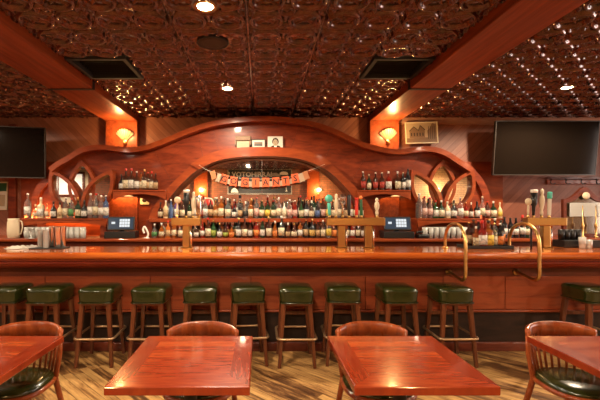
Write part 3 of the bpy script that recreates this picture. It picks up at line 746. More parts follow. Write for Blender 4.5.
def row(items, z, D, D0, tmpl, group, rev=False):
    n = len(items)
    for i, it in enumerate(items):
        px, h, shp, g, lab, cap = it[:6]; wf = it[6] if len(it) > 6 else 1
        k = n-1-i if rev else i
        lt = tmpl.format(g=g, l=(lab or 'no'), o=ORD[k])
        bottle(px, z, D + random.uniform(-.012,.012), h, shp, g, lab, cap, lt, group, wf)
L_wing = [(28,25,'round','clear','white','white'),(35.5,14,'squat','clear','cream','cream',.8),(41,21,'square','cream','white','white'),(47,15,'round','clear','cream','gold'),(53.5,17,'squat','black','white','black',.8),(60,16,'squat','cream','tan','black',.8),
          (65.8,21,'round','clear','cream','white'),(71.5,20,'round','clear','green','red'),(78,21,'squat','dark green','cream','gold',.62),(84.3,18,'squat','black','white','black',.72),(90.8,25,'tall','pale pink','white','white',1.05),(96.2,25,'tall','clear','cream','red',1.1),(101.3,23,'tall','pale pink','white','white',1.1),(106,23,'round','blue','white','white',.9)]
row(L_wing, ZW, 5.86, 5.86, '{g} bottle, {l} label, {o} from the pitcher end of the petal mirror shelf', 'bottles on the petal mirror shelf by the pitcher')
L_high = [(121.5,16,'squat','black','white','black',.7),(126,22,'square','brown','cream','red',.85),(131.5,22,'square','brown','white','red',.85),(136.8,19,'round','brown','white','white'),(141.6,18,'round','amber','cream','black'),(146.3,21,'square','brown','cream','gold',.8),(151,18,'round','brown','tan','red'),(156.3,19,'square','brown','cream','red',.9),(161.6,17,'square','brown','tan','black',.95)]
L_high = [(x-(0 if x < 140 else (x-140)*.28), *r) for x, *r in L_high]
row(L_high, ZS, 5.93, 5.93, '{g} bottle, {l} label, {o} from petal mirror on shelf above the shaker-side till', 'bottles on the high shelf near the shakers')
R_high = [(363,19,'round','brown','red','white'),(369,16,'round','dark green','cream','cream'),(375.5,18,'round','brown','red','white'),(382,18,'round','brown','red','white'),(388.5,19,'square','red','white','white',.9),(397.5,19,'square','brown','cream','white',.85),(403,18,'round','black','white','cream'),(408,22,'tall','black','white','black')]
row(R_high, ZS, 5.93, 5.93, '{g} bottle, {l} label, {o} from the arch on shelf above the hoop-side till', 'bottles on the high shelf near the hoops')
R_wing = [(419,25,'tall','clear',None,'white',1.1),(424.5,22,'tall','pale pink','pink','red',1.05),(430,21,'tall','pale pink','pink','red',1.05),(435.5,18,'square','green','white','red',.9),(441.3,18,'square','dark green','cream','white',.9),(447.3,17,'squat','cream','white','cream',.8),(453.8,18,'squat','black','white','black',.75),
          (460.3,21,'round','pale pink','white','white'),(465.8,16,'round','red','cream','gold',1.1),(471.2,16,'squat','brown','white','white',.6),(477,17,'square','black','white','black',.9),(482.2,22,'tall','clear','cream','cream'),(487.3,17,'round','brown','pink','red',1.1),(493.3,17,'square','dark green','cream','white',1),(499.8,16,'squat','cream','yellow','cream',.65)]
row(R_wing, ZW, 5.86, 5.86, '{g} bottle, {l} label, {o} from the till on petal mirror shelf by the hoops', 'bottles on the petal mirror shelf by the hoops')
C_up = [(160.5,16,'squat','brown','cream','black',.7),(165.8,18,'square','cream','tan','white',.85),(171,19,'tall','blue',None,'white'),(176.5,20,'round','purple','white','white',.9),(183,18,'round','brown','cream','black'),(189,17,'squat','dark green','cream','gold',.7),(195,20,'round','cream','white','white',.9),(200.5,17,'round','brown','red','black'),(205.3,21,'tall','clear','white','white',1.05),(210.5,19,'round','brown','tan','red'),
        (215.5,18,'round','amber','tan','gold'),(221.3,22,'square','amber','cream','white',.85),(227.7,20,'square','clear','cream','white',.95),(234.2,15,'squat','black','white','black',.75),(240.2,17,'round','black','tan','gold'),(245.6,17,'squat','clear','black','white',.65),(251,20,'square','amber','cream','gold',.8),(256.6,21,'round','clear','pink','red',.85),
        (262,18,'round','dark green','cream','gold',1.1),(267.7,18,'round','dark green','yellow','black',1.1),(273.6,18,'round','dark green','cream','red',1.1),(279,21,'round','clear','cream','white',.95),(284.4,17,'square','white','cream','black',.85),(289.8,19,'round','pale pink','pink','white',1.05),(295,18,'round','red','pink','white',1.05),(301.2,17,'square','green','cream','black',.9),(306.6,19,'round','black','white','gold',.95),(311.6,18,'squat','brown','cream','white',.6),
        (317.5,17,'square','black','blue','black',.9),(323.5,19,'round','brown','pink','red'),(328.3,19,'round','clear','yellow','red',.9),(333.5,18,'round','brown','cream','gold'),(339,20,'tall','clear','cream','white'),(344.8,18,'square','brown','tan','black',.9),(350.5,19,'round','amber','white','red'),(356,18,'round','red','cream','white'),(361,17,'round','brown','cream','gold')]
row(C_up, ZW, 5.84, 5.84, '{g} bottle, {l} label, {o} from the notice card along the shelf under the arch', 'bottles on the middle shelf under the arch')
C_up2 = [(168+ i*6.6 + random.uniform(-1,1), random.uniform(17,23), random.choice(['round','tall','square']), random.choice(['clear','amber','brown','dark green','red','pale pink']), random.choice(['cream','white','tan','gold']), random.choice(['white','gold','red','black']), .9) for i in range(29)]
row(C_up2, ZW, 5.97, 5.97, '{g} bottle with {l} label, {o} from the notice card, rear row on arch shelf', 'rear row of bottles on the middle shelf')
C_low = [(154.5,14,'squat','clear','green','white',.9),(161.5,15,'squat','amber','cream','white',.8),(168,17,'square','orange','tan','red',.9),(174,17,'round','amber','cream','black'),(180.5,16,'square','brown','cream','gold'),(190,15,'round','brown','tan','black'),(196.4,13,'squat','brown','white','black',.9),(202.3,15,'round','red','white','red',1.1),(208,20,'square','brown','cream','red',.85),(213.5,18,'squat','green','lime','gold',.65),(219.6,15,'squat','black','white','gold',.75),
         (225.6,13,'squat','brown','lime','black',.9),(231.6,13,'squat','amber','orange','black',.9),(238.6,20,'squat','black','white','gold',.62),(244.7,19,'square','brown','cream','black',.9),(250.3,18,'squat','brown','white','red',.6),(256.5,17,'round','red','orange','gold',1.1),(262.6,20,'squat','dark green','white','red',.55),(268.6,21,'square','brown','cream','gold',.8),(275,17,'squat','amber','orange','white',.65),(281.6,22,'square','black','cream','white',.9),
         (288,15,'squat','brown','tan','white',.75),(294.2,15,'squat','brown','cream','gold',.85),(300.2,17,'round','amber','white','black',1.05),(306,18,'round','black','tan','gold'),(312.2,19,'squat','black','gold','gold',.68),(318,17,'round','brown','tan','red'),(323,18,'square','brown','cream','white',.8),(328.6,20,'round','clear','yellow','gold',.95),(334.2,17,'square','brown','orange','black',.9),(347,17,'round','brown','cream','gold'),(352.5,16,'round','red','white','black'),(358,17,'round','black','cream','red'),(363.5,16,'square','brown','white','gold')]
row(C_low, ZC, 5.70, 5.70, '{g} bottle, {l} label, {o} from the shaker-side till along the back counter', 'bottles along the back counter under the arch')
C_low2 = [(188 + i*6.7 + random.uniform(-1,1), random.uniform(15,18), random.choice(['round','tall','square']), random.choice(['brown','black','amber','red','dark green']), random.choice(['cream','tan','red','gold']), random.choice(['white','gold','red','black']), .95) for i in range(22)]
row(C_low2, ZC, 5.86, 5.86, '{g} bottle with {l} label, {o} from shaker-side till, rear row on back counter', 'rear row of bottles on the back counter')
R_wine = [(504.5,21,'wine','black','white','black'),(510.5,20,'wine','black','white','black'),(516,20,'wine','black','white','black'),(522.5,23,'wine','black','white','red'),(527,20,'wine','dark green','cream','gold')]
row(R_wine, ZC, 5.68, 5.68, 'black necked wine bottle with {l} label, {o} from the speed rack on back counter', 'wine bottles on the counter between the hoops')
# service tray of bottles on the bar between the hoops
ZB = 1.10
t = thing('service_tray', 'black rubber tray holding the cluster of bottles between the brass hoops', 'tray', (wx(485,4.62), 4.62, ZB))
b = MB(); b.bbox(-.26, .26, -.12, .14, 0, .012, .005, 2); obj('base', b, 'rubber', t)
b = MB()
for a in ((-.26,.26,-.12,-.11),(-.26,.26,.13,.14),(-.26,-.25,-.11,.13),(.25,.26,-.11,.13)): b.box(a[0],a[1],a[2],a[3],.012,.035)
obj('rim', b, 'rubber', t)
SP = [(469,24,'round','brown','tan','gold',4.70),(473.5,27,'round','brown','red','black',4.70),(478.5,26,'round','black','cream','red',4.70),(484,31,'round','red','tan','black',4.70),(489.5,27,'tall','brown','gold','gold',4.70),(495,28,'tall','black','tan','white',4.70),(501,26,'round','black','orange','black',4.70),
      (476,21,'square','amber','cream','white',4.58),(482,27,'square','red','white','red',4.57),(488.3,27,'square','amber','yellow','black',4.57),(494,24,'round','clear','cream','gold',4.58),(500,24,'round','black','orange','white',4.58)]
for i, (px, h, s, g, l, c, D) in enumerate(SP):
    bottle(px, ZB+.0125, D, h, s, g, l, c, '{} bottle, {} label, {} from the hoops, {} row of the bar tray'.format(g, l, ORD[i if i < 7 else i-7], 'back' if i < 7 else 'front'), 'bottles in the bar tray')
# ------------------------------------------------------------------ glasses
def glass_mesh(name, r0, r1, h, m, wall=.004, n=12):
    b = MB(); b.lathe([(r0,0),(r1,h),(r1-wall,h),(r0-wall,.012),(.001,.012)], n=n); return b.mesh(name, [M[m]])
gm = glass_mesh('pint_glass', .030, .042, .15, 'frost'); gm2 = glass_mesh('tumbler', .038, .042, .10, 'frost')
for (a0, a1, lab, grp) in ((27, 83, 'clear pint glass standing in the rows under the petal shelf near the pitcher', 'glasses under the petal shelf near the pitcher'), (425, 466, 'clear pint glass standing in the rows under the petal shelf near the hoops', 'glasses under the petal shelf near the hoops')):
    for D in (5.60, 5.70, 5.80):
        px = a0
        while px <= a1:
            o = put('pint_glass', gm if D > 5.65 else (gm if a0 > 400 else gm2), None, (wx(px, D), D, ZC)); tag(o, lab, 'glass', grp); px += 5.6
for k, px in enumerate((118.5-8, 117.5)):
    pass
# steel shakers and jars on the bar at the pitcher end
b = MB(); b.bbox(-.19, .19, -.10, .10, 0, .010, .004, 1)
o = obj('bar_mat', b, 'rubber', None, (wx(50,4.58), 4.58, ZB)); tag(o, 'black rubber bar mat under the steel shakers', 'mat')
for i, (px, D, k) in enumerate(((40.5,4.62,'j'),(46,4.54,'j'),(52,4.62,'s'),(58,4.56,'s'),(63,4.62,'s'))):
    b = MB()
    if k == 's':
        b.lathe([(.024,0),(.026,.004),(.035,.235),(.037,.24),(.034,.24),(.024,.01),(.001,.01)], n=20)
        o = obj('cocktail_shaker', b, 'steel', None, (wx(px,D), D, ZB+.0105)); tag(o, 'tall steel cocktail shaker, %s from the hollow glass jars on the bar mat' % ORD[i-2], 'shaker', 'steel shakers')
    else:
        b.lathe([(.027,0),(.029,.004),(.032,.20),(.034,.205),(.031,.205),(.027,.01),(.001,.01)], n=20)
        o = obj('glass_jar', b, 'frost', None, (wx(px,D), D, ZB+.0105)); tag(o, 'clear glass jar on the bar mat, %s from the crumpled cloths' % ORD[i], 'jar', 'glass jars')
# crumpled cloths
for i, (px, D, w, lab) in enumerate(((20,4.58,.13,'pale crumpled bar cloth lying on the bar, at the pitcher end'), (31,4.62,.10,'grey crumpled bar cloth lying between the pale cloth and glass jars'))):
    b = MB(); n = 14; vs = []
    for a in range(n):
        for c in range(n):
            u, v = a/(n-1)*2-1, c/(n-1)*2-1
            z = .034*max(0, 1-(u*u+v*v)*.6)*(.7+.5*math.sin(u*7+v*3+i)*math.cos(v*6-i)) 
            if abs(u) > .99 or abs(v) > .99: z = .002
            vs.append((u*w*(1+.12*math.sin(v*5)), v*.09*(1+.15*math.cos(u*4)), max(.002, z)))
    b.add(vs, [(a*n+c, (a+1)*n+c, (a+1)*n+c+1, a*n+c+1) for a in range(n-1) for c in range(n-1)], True)
    o = obj('bar_cloth', b, ['paper','soap'][i], None, (wx(px,D), D, ZB+.001)); tag(o, lab, 'cloth')
# white pitcher
t = thing('pitcher', 'cream enamel pitcher with handle on the back counter', 'pitcher', (wx(13.5,5.66), 5.66, ZC))
b = MB(); b.lathe([(.07,0),(.078,.01),(.082,.10),(.078,.22),(.070,.25),(.074,.275),(.068,.275),(.064,.25),(.07,.2),(.072,.02),(.001,.015)], n=24); obj('body', b, 'cream', t)
b = MB(); b.tube(smooth_path([(.068,0,.24),(.115,0,.23),(.125,0,.15),(.10,0,.06),(.075,0,.05)], 5), .009, 8); obj('handle', b, 'cream', t)
# goblet stand between glasses
t = thing('glass_cake_stand', 'small clear footed dish among the glasses by the pitcher', 'dish', (wx(31,5.50+.05), 5.55, ZC))
b = MB(); b.lathe([(.045,0),(.045,.005),(.008,.02),(.008,.10),(.03,.12),(.05,.155),(.046,.155),(.02,.125),(.001,.12)], n=18); obj('bowl', b, 'frost', t)

# ------------------------------------------------------------------ tills
def till(px, lab, px2):
    t = thing('cash_till', lab, 'till', (wx(px, 5.68), 5.70, ZC))
    w = .185
    b = MB(); b.bbox(-.21, .21, -.14, .14, 0, .095, .01, 2, smooth=False); obj('cash_drawer', b, 'black', t)
    b = MB(); b.bbox(-.03, .03, -.01, .03, .09, .17, .005, 1); obj('stand', b, 'black', t)
    mt = Matrix.Translation((0, -.05, .105)) @ Matrix.Rotation(-.25, 4, 'X')
    b = MB(); b.bbox(-w, w, -.03, .0, .0, .195, .006, 2, mtx=mt, smooth=False); s = obj('monitor', b, 'black', t)
    b = MB(); b.box(-w+.018, w-.018, -.032, -.030, .02, .178, mtx=mt); sc = obj('display', b, 'scr', t)
    b = MB()
    for i in range(4):
        for j in range(3): b.box(-.02+i*.036, .012+i*.036, -.034, -.032, .045+j*.04, .08+j*.04, mtx=mt)
    obj('display_keys', b, 'scrkey', t); b = MB(); b.box(-.13, -.08, -.034, -.032, .09, .12, mtx=mt); obj('display_icon', b, 'scrkey', t)
    return t
till(121.5, 'black till with lit screen in the niche by the petal mirror near the shakers', 0).rotation_euler = (0,0,.10)
till(397, 'black till with lit screen beside the long beer tower', 0).rotation_euler = (0,0,-.08)
t = thing('telephone', 'squat black telephone on the counter beside the hoop-side till', 'telephone', (wx(422,5.62), 5.62, ZC))
b = MB(); b.bbox(-.075, .075, -.08, .08, 0, .06, .02, 3); obj('body', b, 'black', t)
b = MB(); b.tube([(-.085,-.02,.075),(-.05,-.02,.092),(.05,-.02,.092),(.085,-.02,.075)], [.022,.014,.014,.022], 8); obj('handset', b, 'black', t)
t = thing('card_reader', 'small white curved card reader stand beside the shaker-side till', 'card reader', (wx(146.5,5.62), 5.62, ZC))
b = MB(); b.tube(smooth_path([(0,.02,.0),(.02,.01,.06),(.0,0,.12),(-.03,0,.16),(-.05,0,.12),(-.03,-.0,.07)], 5), .014, 8); b.lathe([(.04,0),(.04,.008),(.012,.014)], n=16); obj('stand', b, 'white', t)

# ------------------------------------------------------------------ bar counter
BX0, BX1 = -4.7, 5.7
bar = thing('bar_counter', 'long polished red wood bar with dark plinth running along the stools', 'bar', (0, 4.4, 0))
def prof_x(prof, m, name):
    """profile (y, z) extruded along x"""
    b = MB(); n = len(prof)
    b.add([(BX0, y-4.4, z) for y, z in prof] + [(BX1, y-4.4, z) for y, z in prof], [tuple(range(n)), tuple(range(2*n-1, n-1, -1))] + [(i, i+n, (i+1) % n+n, (i+1) % n) for i in range(n)], False)
    return obj(name, b, m, bar)
nose = [(4.14 - .055*math.cos(a) , 1.065 + .037*math.sin(a)) for a in [PI*.5 - PI*k/10 for k in range(11)]]
nose = [(4.13 - .04*math.cos(-PI/2 + PI*k/10)*1.0, 1.064 - .036*math.sin(-PI/2 + PI*k/10)) for k in range(11)]
b = MB(); b.bbox(BX0, BX1, -.27, .40, 1.05, 1.10, .004, 1, smooth=False); b.v = b.v; obj('bar_top', b, 'bartop', bar)
prof_x([(4.131,1.1015)] + [(y, z) for y, z in nose] + [(4.131,1.03)], 'bartop', 'rounded_nosing')
prof_x([(4.12,1.035),(4.125,1.015),(4.15,1.0),(4.14,.985),(4.16,.955),(4.20,.93),(4.24,.925),(4.4,.925),(4.4,1.048),(4.12,1.048)], 'barmould', 'cornice')
b = MB(); b.box(BX0, BX1, -.02, .0, .81, .95); b.v = [(x, y, z) for x, y, z in b.v]; obj('frieze', b, 'darkwood', bar)
b = MB(); b.box(BX0, BX1, .0, .38, .0, 1.05); obj('carcass', b, 'darkwood', bar)
b = MB()
xs_ = [BX0, -3.3, -2.35, -1.2, -.1, 1.15, 2.0, 2.68, 3.9, BX1]
for a, c in zip(xs_[:-1], xs_[1:]): b.bbox(a+.003, c-.003, -.03, 0, .45, .815, .004, 1, smooth=False)
obj('front_panel', b, 'barfront', bar)
b = MB(); b.bbox(BX0, BX1, -.052, 0, .425, .45, .008, 2, smooth=False); obj('ledge', b, 'barfront', bar)
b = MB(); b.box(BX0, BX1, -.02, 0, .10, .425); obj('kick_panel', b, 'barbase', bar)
b = MB(); b.bbox(BX0, BX1, -.05, 0, .0, .10, .01, 2, smooth=False); obj('plinth', b, 'darkwood', bar)
# ------------------------------------------------------------------ brass hoops
for X, lab in ((2.10, 'brass tube hoop rising over the bar in front of the tenth stool'), (2.84, 'brass tube hoop rising over the bar beside the short beer tower')):
    t = thing('service_rail', lab, 'rail', (X, 4.3, 0))
    pts = [(.04,.32,ZB),(.04,.32,1.18),(.037,.30,1.26),(.028,.22,1.345),(.013,.10,1.385),(.0,.0,1.39),(-.013,-.09,1.385),(-.028,-.20,1.345),(-.037,-.27,1.27),(-.04,-.29,1.18),(-.04,-.29,1.0),(-.04,-.29,.90),(-.04,-.27,.85),(-.04,-.22,.825),(-.04,-.12,.835),(-.04,-.04,.85),(-.04,.07,.86)]
    b = MB(); b.tube(smooth_path(pts, 5), .017, 14); obj('tube', b, 'brass', t)
    b = MB(); b.lathe([(.04,0),(.04,.008),(.022,.018)], .04, .32, ZB, 18); obj('flange', b, 'brass', t)
    b = MB(); b.lathe([(.032,-.012),(.036,0),(.032,.01)], n=18, mtx=Matrix.Translation((-.04,.07,.86)) @ Matrix.Rotation(PI/2,4,'X')); obj('flange', b, 'agedbrass', t)
    l = t.children if False else None
# ------------------------------------------------------------------ beer towers
def handle(t_, x, kind, h, name='tap_handle'):
    b = MB(); m = ['white']
    if kind == 'medal':
        b.lathe([(.010,0),(.012,.05),(.010,h*.55),(.008,h*.62)], n=12); b.lathe([(.001,-.012),(.036,-.010),(.04,0),(.036,.010),(.001,.012)], n=22, mtx=Matrix.Translation((0,0,h*.78)) @ Matrix.Rotation(PI/2,4,'X')); m = ['cream']
    elif kind == 'stout':
        b.lathe([(.014,0),(.016,.04),(.02,h*.35),(.032,h*.45),(.036,h*.88)], n=14, mi=0); b.lathe([(.037,h*.88),(.038,h*.97),(.034,h)], n=14, mi=1); m = ['black','white']
    elif kind == 'figure':
        b.lathe([(.014,0),(.018,.03),(.013,.06),(.024,h*.4),(.028,h*.55),(.022,h*.72),(.012,h*.76),(.018,h*.85),(.016,h*.95),(.004,h)], n=14); m = ['cream']
    elif kind == 'fork':
        b.lathe([(.012,0),(.014,h*.3),(.012,h*.5),(.03,h*.62)], n=12)
        for s in (-.024,-.008,.008,.024): b.tube([(s,0,h*.58),(s,0,h)], .0055, 8)
        m = ['steel']
    elif kind == 'teal':
        b.lathe([(.012,0),(.02,.03),(.016,h*.3),(.022,h*.6)], n=14); b.lathe([(.001,-.016),(.040,-.013),(.045,0),(.040,.013),(.001,.016)], n=20, mtx=Matrix.Translation((0,0,h*.82)) @ Matrix.Rotation(PI/2,4,'X')); m = ['teal']
    elif kind == 'paddle_red':
        b.bbox(-.018,.018,-.01,.01,0,h*.9,.008,2); b.lathe([(.02,h*.86),(.022,h)], n=12); m = ['red']
    elif kind == 'paddle_blue':
        b.bbox(-.020,.020,-.011,.011,0,h*.72,.008,2); b.bbox(-.026,.026,-.015,.015,h*.70,h,.012,3,mi=1); m = ['paper','teal']
    elif kind == 'glass':
        b.lathe([(.03,0),(.034,.01),(.040,h*.9),(.034,h)], n=16); m = ['steel']
    elif kind == 'dark':
        b.lathe([(.013,0),(.02,.05),(.024,h*.8),(.018,h)], n=14); m = ['black']
    elif kind == 'green':
        b.bbox(-.016,.016,-.012,.012,0,h*.85,.007,2); b.lathe([(.016,h*.83),(.02,h*.9),(.01,h)], n=12, mi=1); m = ['green','yellowcap']
    elif kind == 'arc':
        b.lathe([(.012,0),(.014,h*.3)], n=12); b.prism([(-.065,h*.3)] + [(.065*math.cos(PI-PI*k/14), h*.3+h*.55*math.sin(PI*k/14)) for k in range(15)], -.01, .01, 1); m = ['white','red']
    b2 = MB(); b2.lathe([(.016,0),(.016,.02),(.009,.03)], x, -.0, .35, 12); obj('tap_collar', b2, 'brass', t_)
    o = obj(name, b, [mm if mm != 'yellowcap' else 'orange' for mm in m], t_, (x, 0, .375)); o.rotation_euler = (0, random.uniform(-.04,.04), 0)
def tower(px0, px1, cols, lab, handles, D=4.58):
    xc = wx((px0+px1)/2, D); t = thing('beer_tower', lab, 'beer tap', (xc, D, ZB))
    w = (px1-px0)*D/F/2
    b = MB(); b.bbox(-w, w, -.05, .05, .262, .350, .006, 2, smooth=False); obj('head_box', b, 'agedbrass', t)
    for c in cols:
        cx = wx(c, D) - xc
        b = MB(); b.bbox(cx-.040, cx+.040, -.035, .035, .012, .263, .006, 2, smooth=False); obj('column', b, 'agedbrass', t)
        b = MB(); b.tube([(cx+.055,-.02,.012),(cx+.055,-.02,.262)], .012, 12); obj('pipe', b, 'chrome', t)
        b = MB(); b.bbox(cx-.06, cx+.07, -.05, .05, 0, .012, .004, 1, smooth=False); obj('base_flange', b, 'brass', t)
    for (px, kind, hpx) in handles:
        x = wx(px, D) - xc
        handle(t, x, kind, hpx*D/F - .025)
        b = MB(); b.tube(smooth_path([(x,.05,.31),(x,.12,.30),(x,.15,.25),(x,.15,.22)], 4), .009, 8); obj('spout', b, 'chrome', t)
tower(172, 201, [186.5], 'square brass beer tower with white medal and stout handles by the shakers', [(177,'medal',22),(186,'stout',28),(193,'figure',26),(199,'glass',22)])
tower(326, 384, [341, 368], 'long two-column brass beer tower with teal handle in front of the arch', [(329.5,'teal',23),(336,'figure',24),(342.5,'fork',24),(349,'dark',23),(356.5,'paddle_red',20),(361.5,'green',22),(377,'figure',20)])
tower(525, 564, [545], 'short brass beer tower on the bar beside the second hoop', [(528,'medal',20),(533.5,'stout',28),(541.5,'figure',29),(549,'paddle_blue',26)])
b = MB(); b.tube(smooth_path([(wx(533,4.6),4.63,ZB),(wx(533,4.6),4.63,1.30),(wx(532,4.6),4.60,1.36)], 5), .011, 10); o = obj('drip_pipe', b, 'black'); tag(o, 'thin black upright pipe beside the short beer tower', 'pipe')
# ------------------------------------------------------------------ televisions
def tv(cx, cy, cz, w, h, rz, tilt, lab):
    t = thing('television', lab, 'television', (cx, cy, cz), rz)
    mt = Matrix.Rotation(tilt, 4, 'X')
    b = MB(); b.bbox(-w/2, w/2, -.0, .05, -h/2, h/2, .006, 2, mtx=mt, smooth=False); obj('casing', b, 'black', t)
    b = MB()
    e = .012
    for a in ((-w/2, w/2, h/2-e, h/2), (-w/2, w/2, -h/2, -h/2+e*1.3), (-w/2, -w/2+e, -h/2, h/2), (w/2-e, w/2, -h/2, h/2)): b.box(a[0], a[1], -.006, .0, a[2], a[3], mtx=mt)
    obj('bezel', b, mat('tv bezel', (.035,.028,.024), .3), t)
    b = MB(); b.box(-w/2+e, w/2-e, -.002, .0, -h/2+e*1.3, h/2-e, mtx=mt); obj('screen', b, 'screen', t)
    b = MB(); b.bbox(-.2, .2, .05, .09, -.2, .2, .006, 1, mtx=mt, smooth=False); b.box(-.05, .05, .09, .30, -.04, .04)
    obj('wall_mount', b, 'blackmatt', t)
    b = MB(); b.bbox(-.15, .15, WALL-cy-.03 if abs(rz) < .05 else .30, WALL-cy-.003 if abs(rz) < .05 else .33, -.18, .18, .005, 1, smooth=False); b.box(-.04, .04, .28, .31 if abs(rz) > .05 else WALL-cy-.02, -.04, .04); obj('wall_plate', b, 'blackmatt', t)
tv((wx(495,5.9)+wx(597,5.9))/2, 5.90, (wz(121,5.86)+wz(175,5.95))/2, 1.525, .80, 0, .11, 'wide dark television on the wall above the short beer tower')
tv(wx(45.9,5.95)-.745, 5.95-.14, (2.76+2.007)/2, 1.50, .755, .19, .03, 'dark wall television above the pitcher, cut by the picture edge')
# hook rail
t = thing('hook_rail', 'dark wooden wall rail with curled iron hooks under the television', 'coat rack', (wx(573,6.36), WALL, wz(181,6.37)))
b = MB(); b.bbox(-.40, .45, -.03, 0, -.055, .02, .008, 2, smooth=False); obj('rail', b, 'mould', t)
b = MB(); b.prism([(-.42,.03),(-.35,.07),(-.2,.045),(0,.07),(.2,.045),(.35,.07),(.45,.05),(.45,.03)], -.035, -.005); obj('crest', b, 'darkwood', t)
for k in range(4):
    x = -.36 + k*.24; b = MB(); b.tube(smooth_path([(x,-.03,.03),(x-.02,-.09,.02),(x-.04,-.10,-.02),(x,-.08,-.05),(x+.05,-.09,-.04)], 4), .008, 7); obj('hook', b, 'blackmatt', t)
# ornate mirror on the counter
t = thing('ornate_mirror', 'arched dark framed mirror with round brass lamp crest on the counter', 'mirror', (wx(585,5.8), 5.80, ZC)); 
def arcpoly(w, h0, h1, n=14):
    p = [(-w, 0), (w, 0), (w, h0)]
    for i in range(n+1):
        f = i/n; x = w*(1-2*f); p.append((x, h0 + (h1-h0)*math.exp(-(x/(w*.42))**2)*1.0 + .03*math.cos(x/w*PI/2)))
    p.append((-w, h0)); return p
ap = arcpoly(.31, .55, .70); ip = arcpoly(.265, .50, .60)
ip = [(x, z+.05) if z < .001 else (x, z) for x, z in ip]
put('frame', flat_mesh('frame', [ap, ip], ['darkwood'], 0, .05), t)
put('looking_glass', flat_mesh('looking_glass', [ip], ['oldmirror'], .02, .004), t)
b = MB(); b.lathe([(.001,-.01),(.05,-.012),(.055,0),(.05,.012),(.001,.012)], n=22, mtx=Matrix.Translation((0,-.02,.60)) @ Matrix.Rotation(PI/2,4,'X')); obj('crest_disc', b, 'cream', t)
b = MB(); b.bbox(-.235,.235,-.03,-.012,.30,.50,.004,1,smooth=False); obj('glass_panel', b, 'frost', t)
b = MB()
for x in (-.09, .10): b.lathe([(.02,0),(.03,.01),(.012,.03),(.014,.14),(.022,.17),(.008,.22),(.006,.46)], x, -.07, 0, 12)
obj('candle_stick', b, 'brass', t)
# black caddy
t = thing('bar_caddy', 'low black caddy beside the ornate mirror at the bar end', 'caddy', (wx(577,4.72), 4.72, ZB))
b = MB(); b.bbox(-.22, .24, -.10, .10, 0, .085, .006, 2, smooth=False); obj('tray', b, 'black', t)
b = MB(); b.box(-.20, .0, -.08, .08, .085, .088); obj('lid', b, 'blackmatt', t)
cm = MB(); cm.lathe([(.030,0),(.036,.12),(.033,.12),(.027,.006),(.001,.006)], n=16); cm = cm.mesh('black_cup', [M['black']])
for k in range(4):
    o = put('black_cup', cm, None, (wx(562.5 + k*5.6, 4.70), 4.72, ZB+.0885)); tag(o, 'black plastic cup on the caddy, %s from the beer tower' % ORD[k], 'cup', 'black cups on the caddy')
for k, (px, h) in enumerate(((586,.13),(592.5,.10))):
    o = put('tumbler', glass_mesh('tumbler', .03, .038, h, 'frost'), None, (wx(px,4.5), 4.55, ZB)); tag(o, 'clear tumbler in front of the caddy, %s from the beer tower' % ORD[k], 'glass', 'tumblers by the caddy')

# ------------------------------------------------------------------ stools
def make_stool():
    t = thing('bar_stool', 'x', 'bar stool', (0,0,0), 0, 'green vinyl bar stools along the bar')
    b = MB(); b.lathe([(.001,0),(.155,0),(.163,.004),(.166,.03),(.170,.09),(.172,.112),(.169,.127),(.160,.138),(.145,.145),(.11,.149),(.06,.151),(.001,.152)], 0, 0, .624, 56, sq=7)
    b.v = [(x, y*1.15, z) for x, y, z in b.v]
    s = obj('seat', b, 'vinyl', t)
    b = MB(); b.tube([(x*.325/.33, y, .628) for x, y in [(.15,-.19),(.165,-.17),(.165,.17),(.15,.19),(-.15,.19),(-.165,.17),(-.165,-.17),(-.15,-.19)]], .005, 6, closed=True); obj('piping', b, 'vinyl', s)
    b = MB(); b.bbox(-.15, .15, -.175, .175,   .60, .626, .005, 1, smooth=False); obj('seat_base', b, 'stoolwood', t)
    for sx in (-1, 1):
        for sy in (-1, 1):
            b = MB(); n = 8; vs = []
            for k in range(n+1):
                f = k/n; z = .62*(1-f); w = .023 - .007*f
                cx = sx*(.128 + .045*f); cy = sy*(.150 + .045*f)
                for (a, c) in ((-1,-1),(1,-1),(1,1),(-1,1)): vs.append((cx + a*w, cy + c*w, z))
            fs = [(k*4+j, k*4+(j+1) % 4, k*4+4+(j+1) % 4, k*4+4+j) for k in range(n) for j in range(4)] + [(0,3,2,1), (n*4, n*4+1, n*4+2, n*4+3)]
            b.add(vs, fs); o = obj('leg', b, 'stoolwood', t)
            bv = o.modifiers.new('b', 'BEVEL'); bv.width = .005; bv.segments = 2
    pts = []
    for (cx, cy, a0) in ((.145,-.17,-90),(.145,.17,0),(-.145,.17,90),(-.145,-.17,180)):
        for k in range(6):
            a = math.radians(a0 + 90*k/5); pts.append((cx + .047*math.cos(a), cy + .047*math.sin(a), .285))
    b = MB(); vs = []
    for (x, y, z) in pts:
        d = Vector((x, y, 0)).normalized()
    b.tube([(x, y, z) for x, y, z in pts], .012, 8, closed=True); obj('foot_ring', b, mat('worn brass rail', (.55,.36,.20), .38, .8), t)
    for sy in (-1,1):
        b = MB(); b.box(-.14, .14, sy*.165-.011, sy*.165+.011, .43, .465) if sy > 0 else None
        if sy > 0: obj('stretcher', b, 'stoolwood', t)
    return t
st = make_stool()
SX_ = [(-4,.02),(40.5,.0),(93,.03),(146.6,-.02),(198,.05),(246.5,.13),(297,.0),(346.8,-.06),(402.5,.02),(459,.0),(606,.0)]
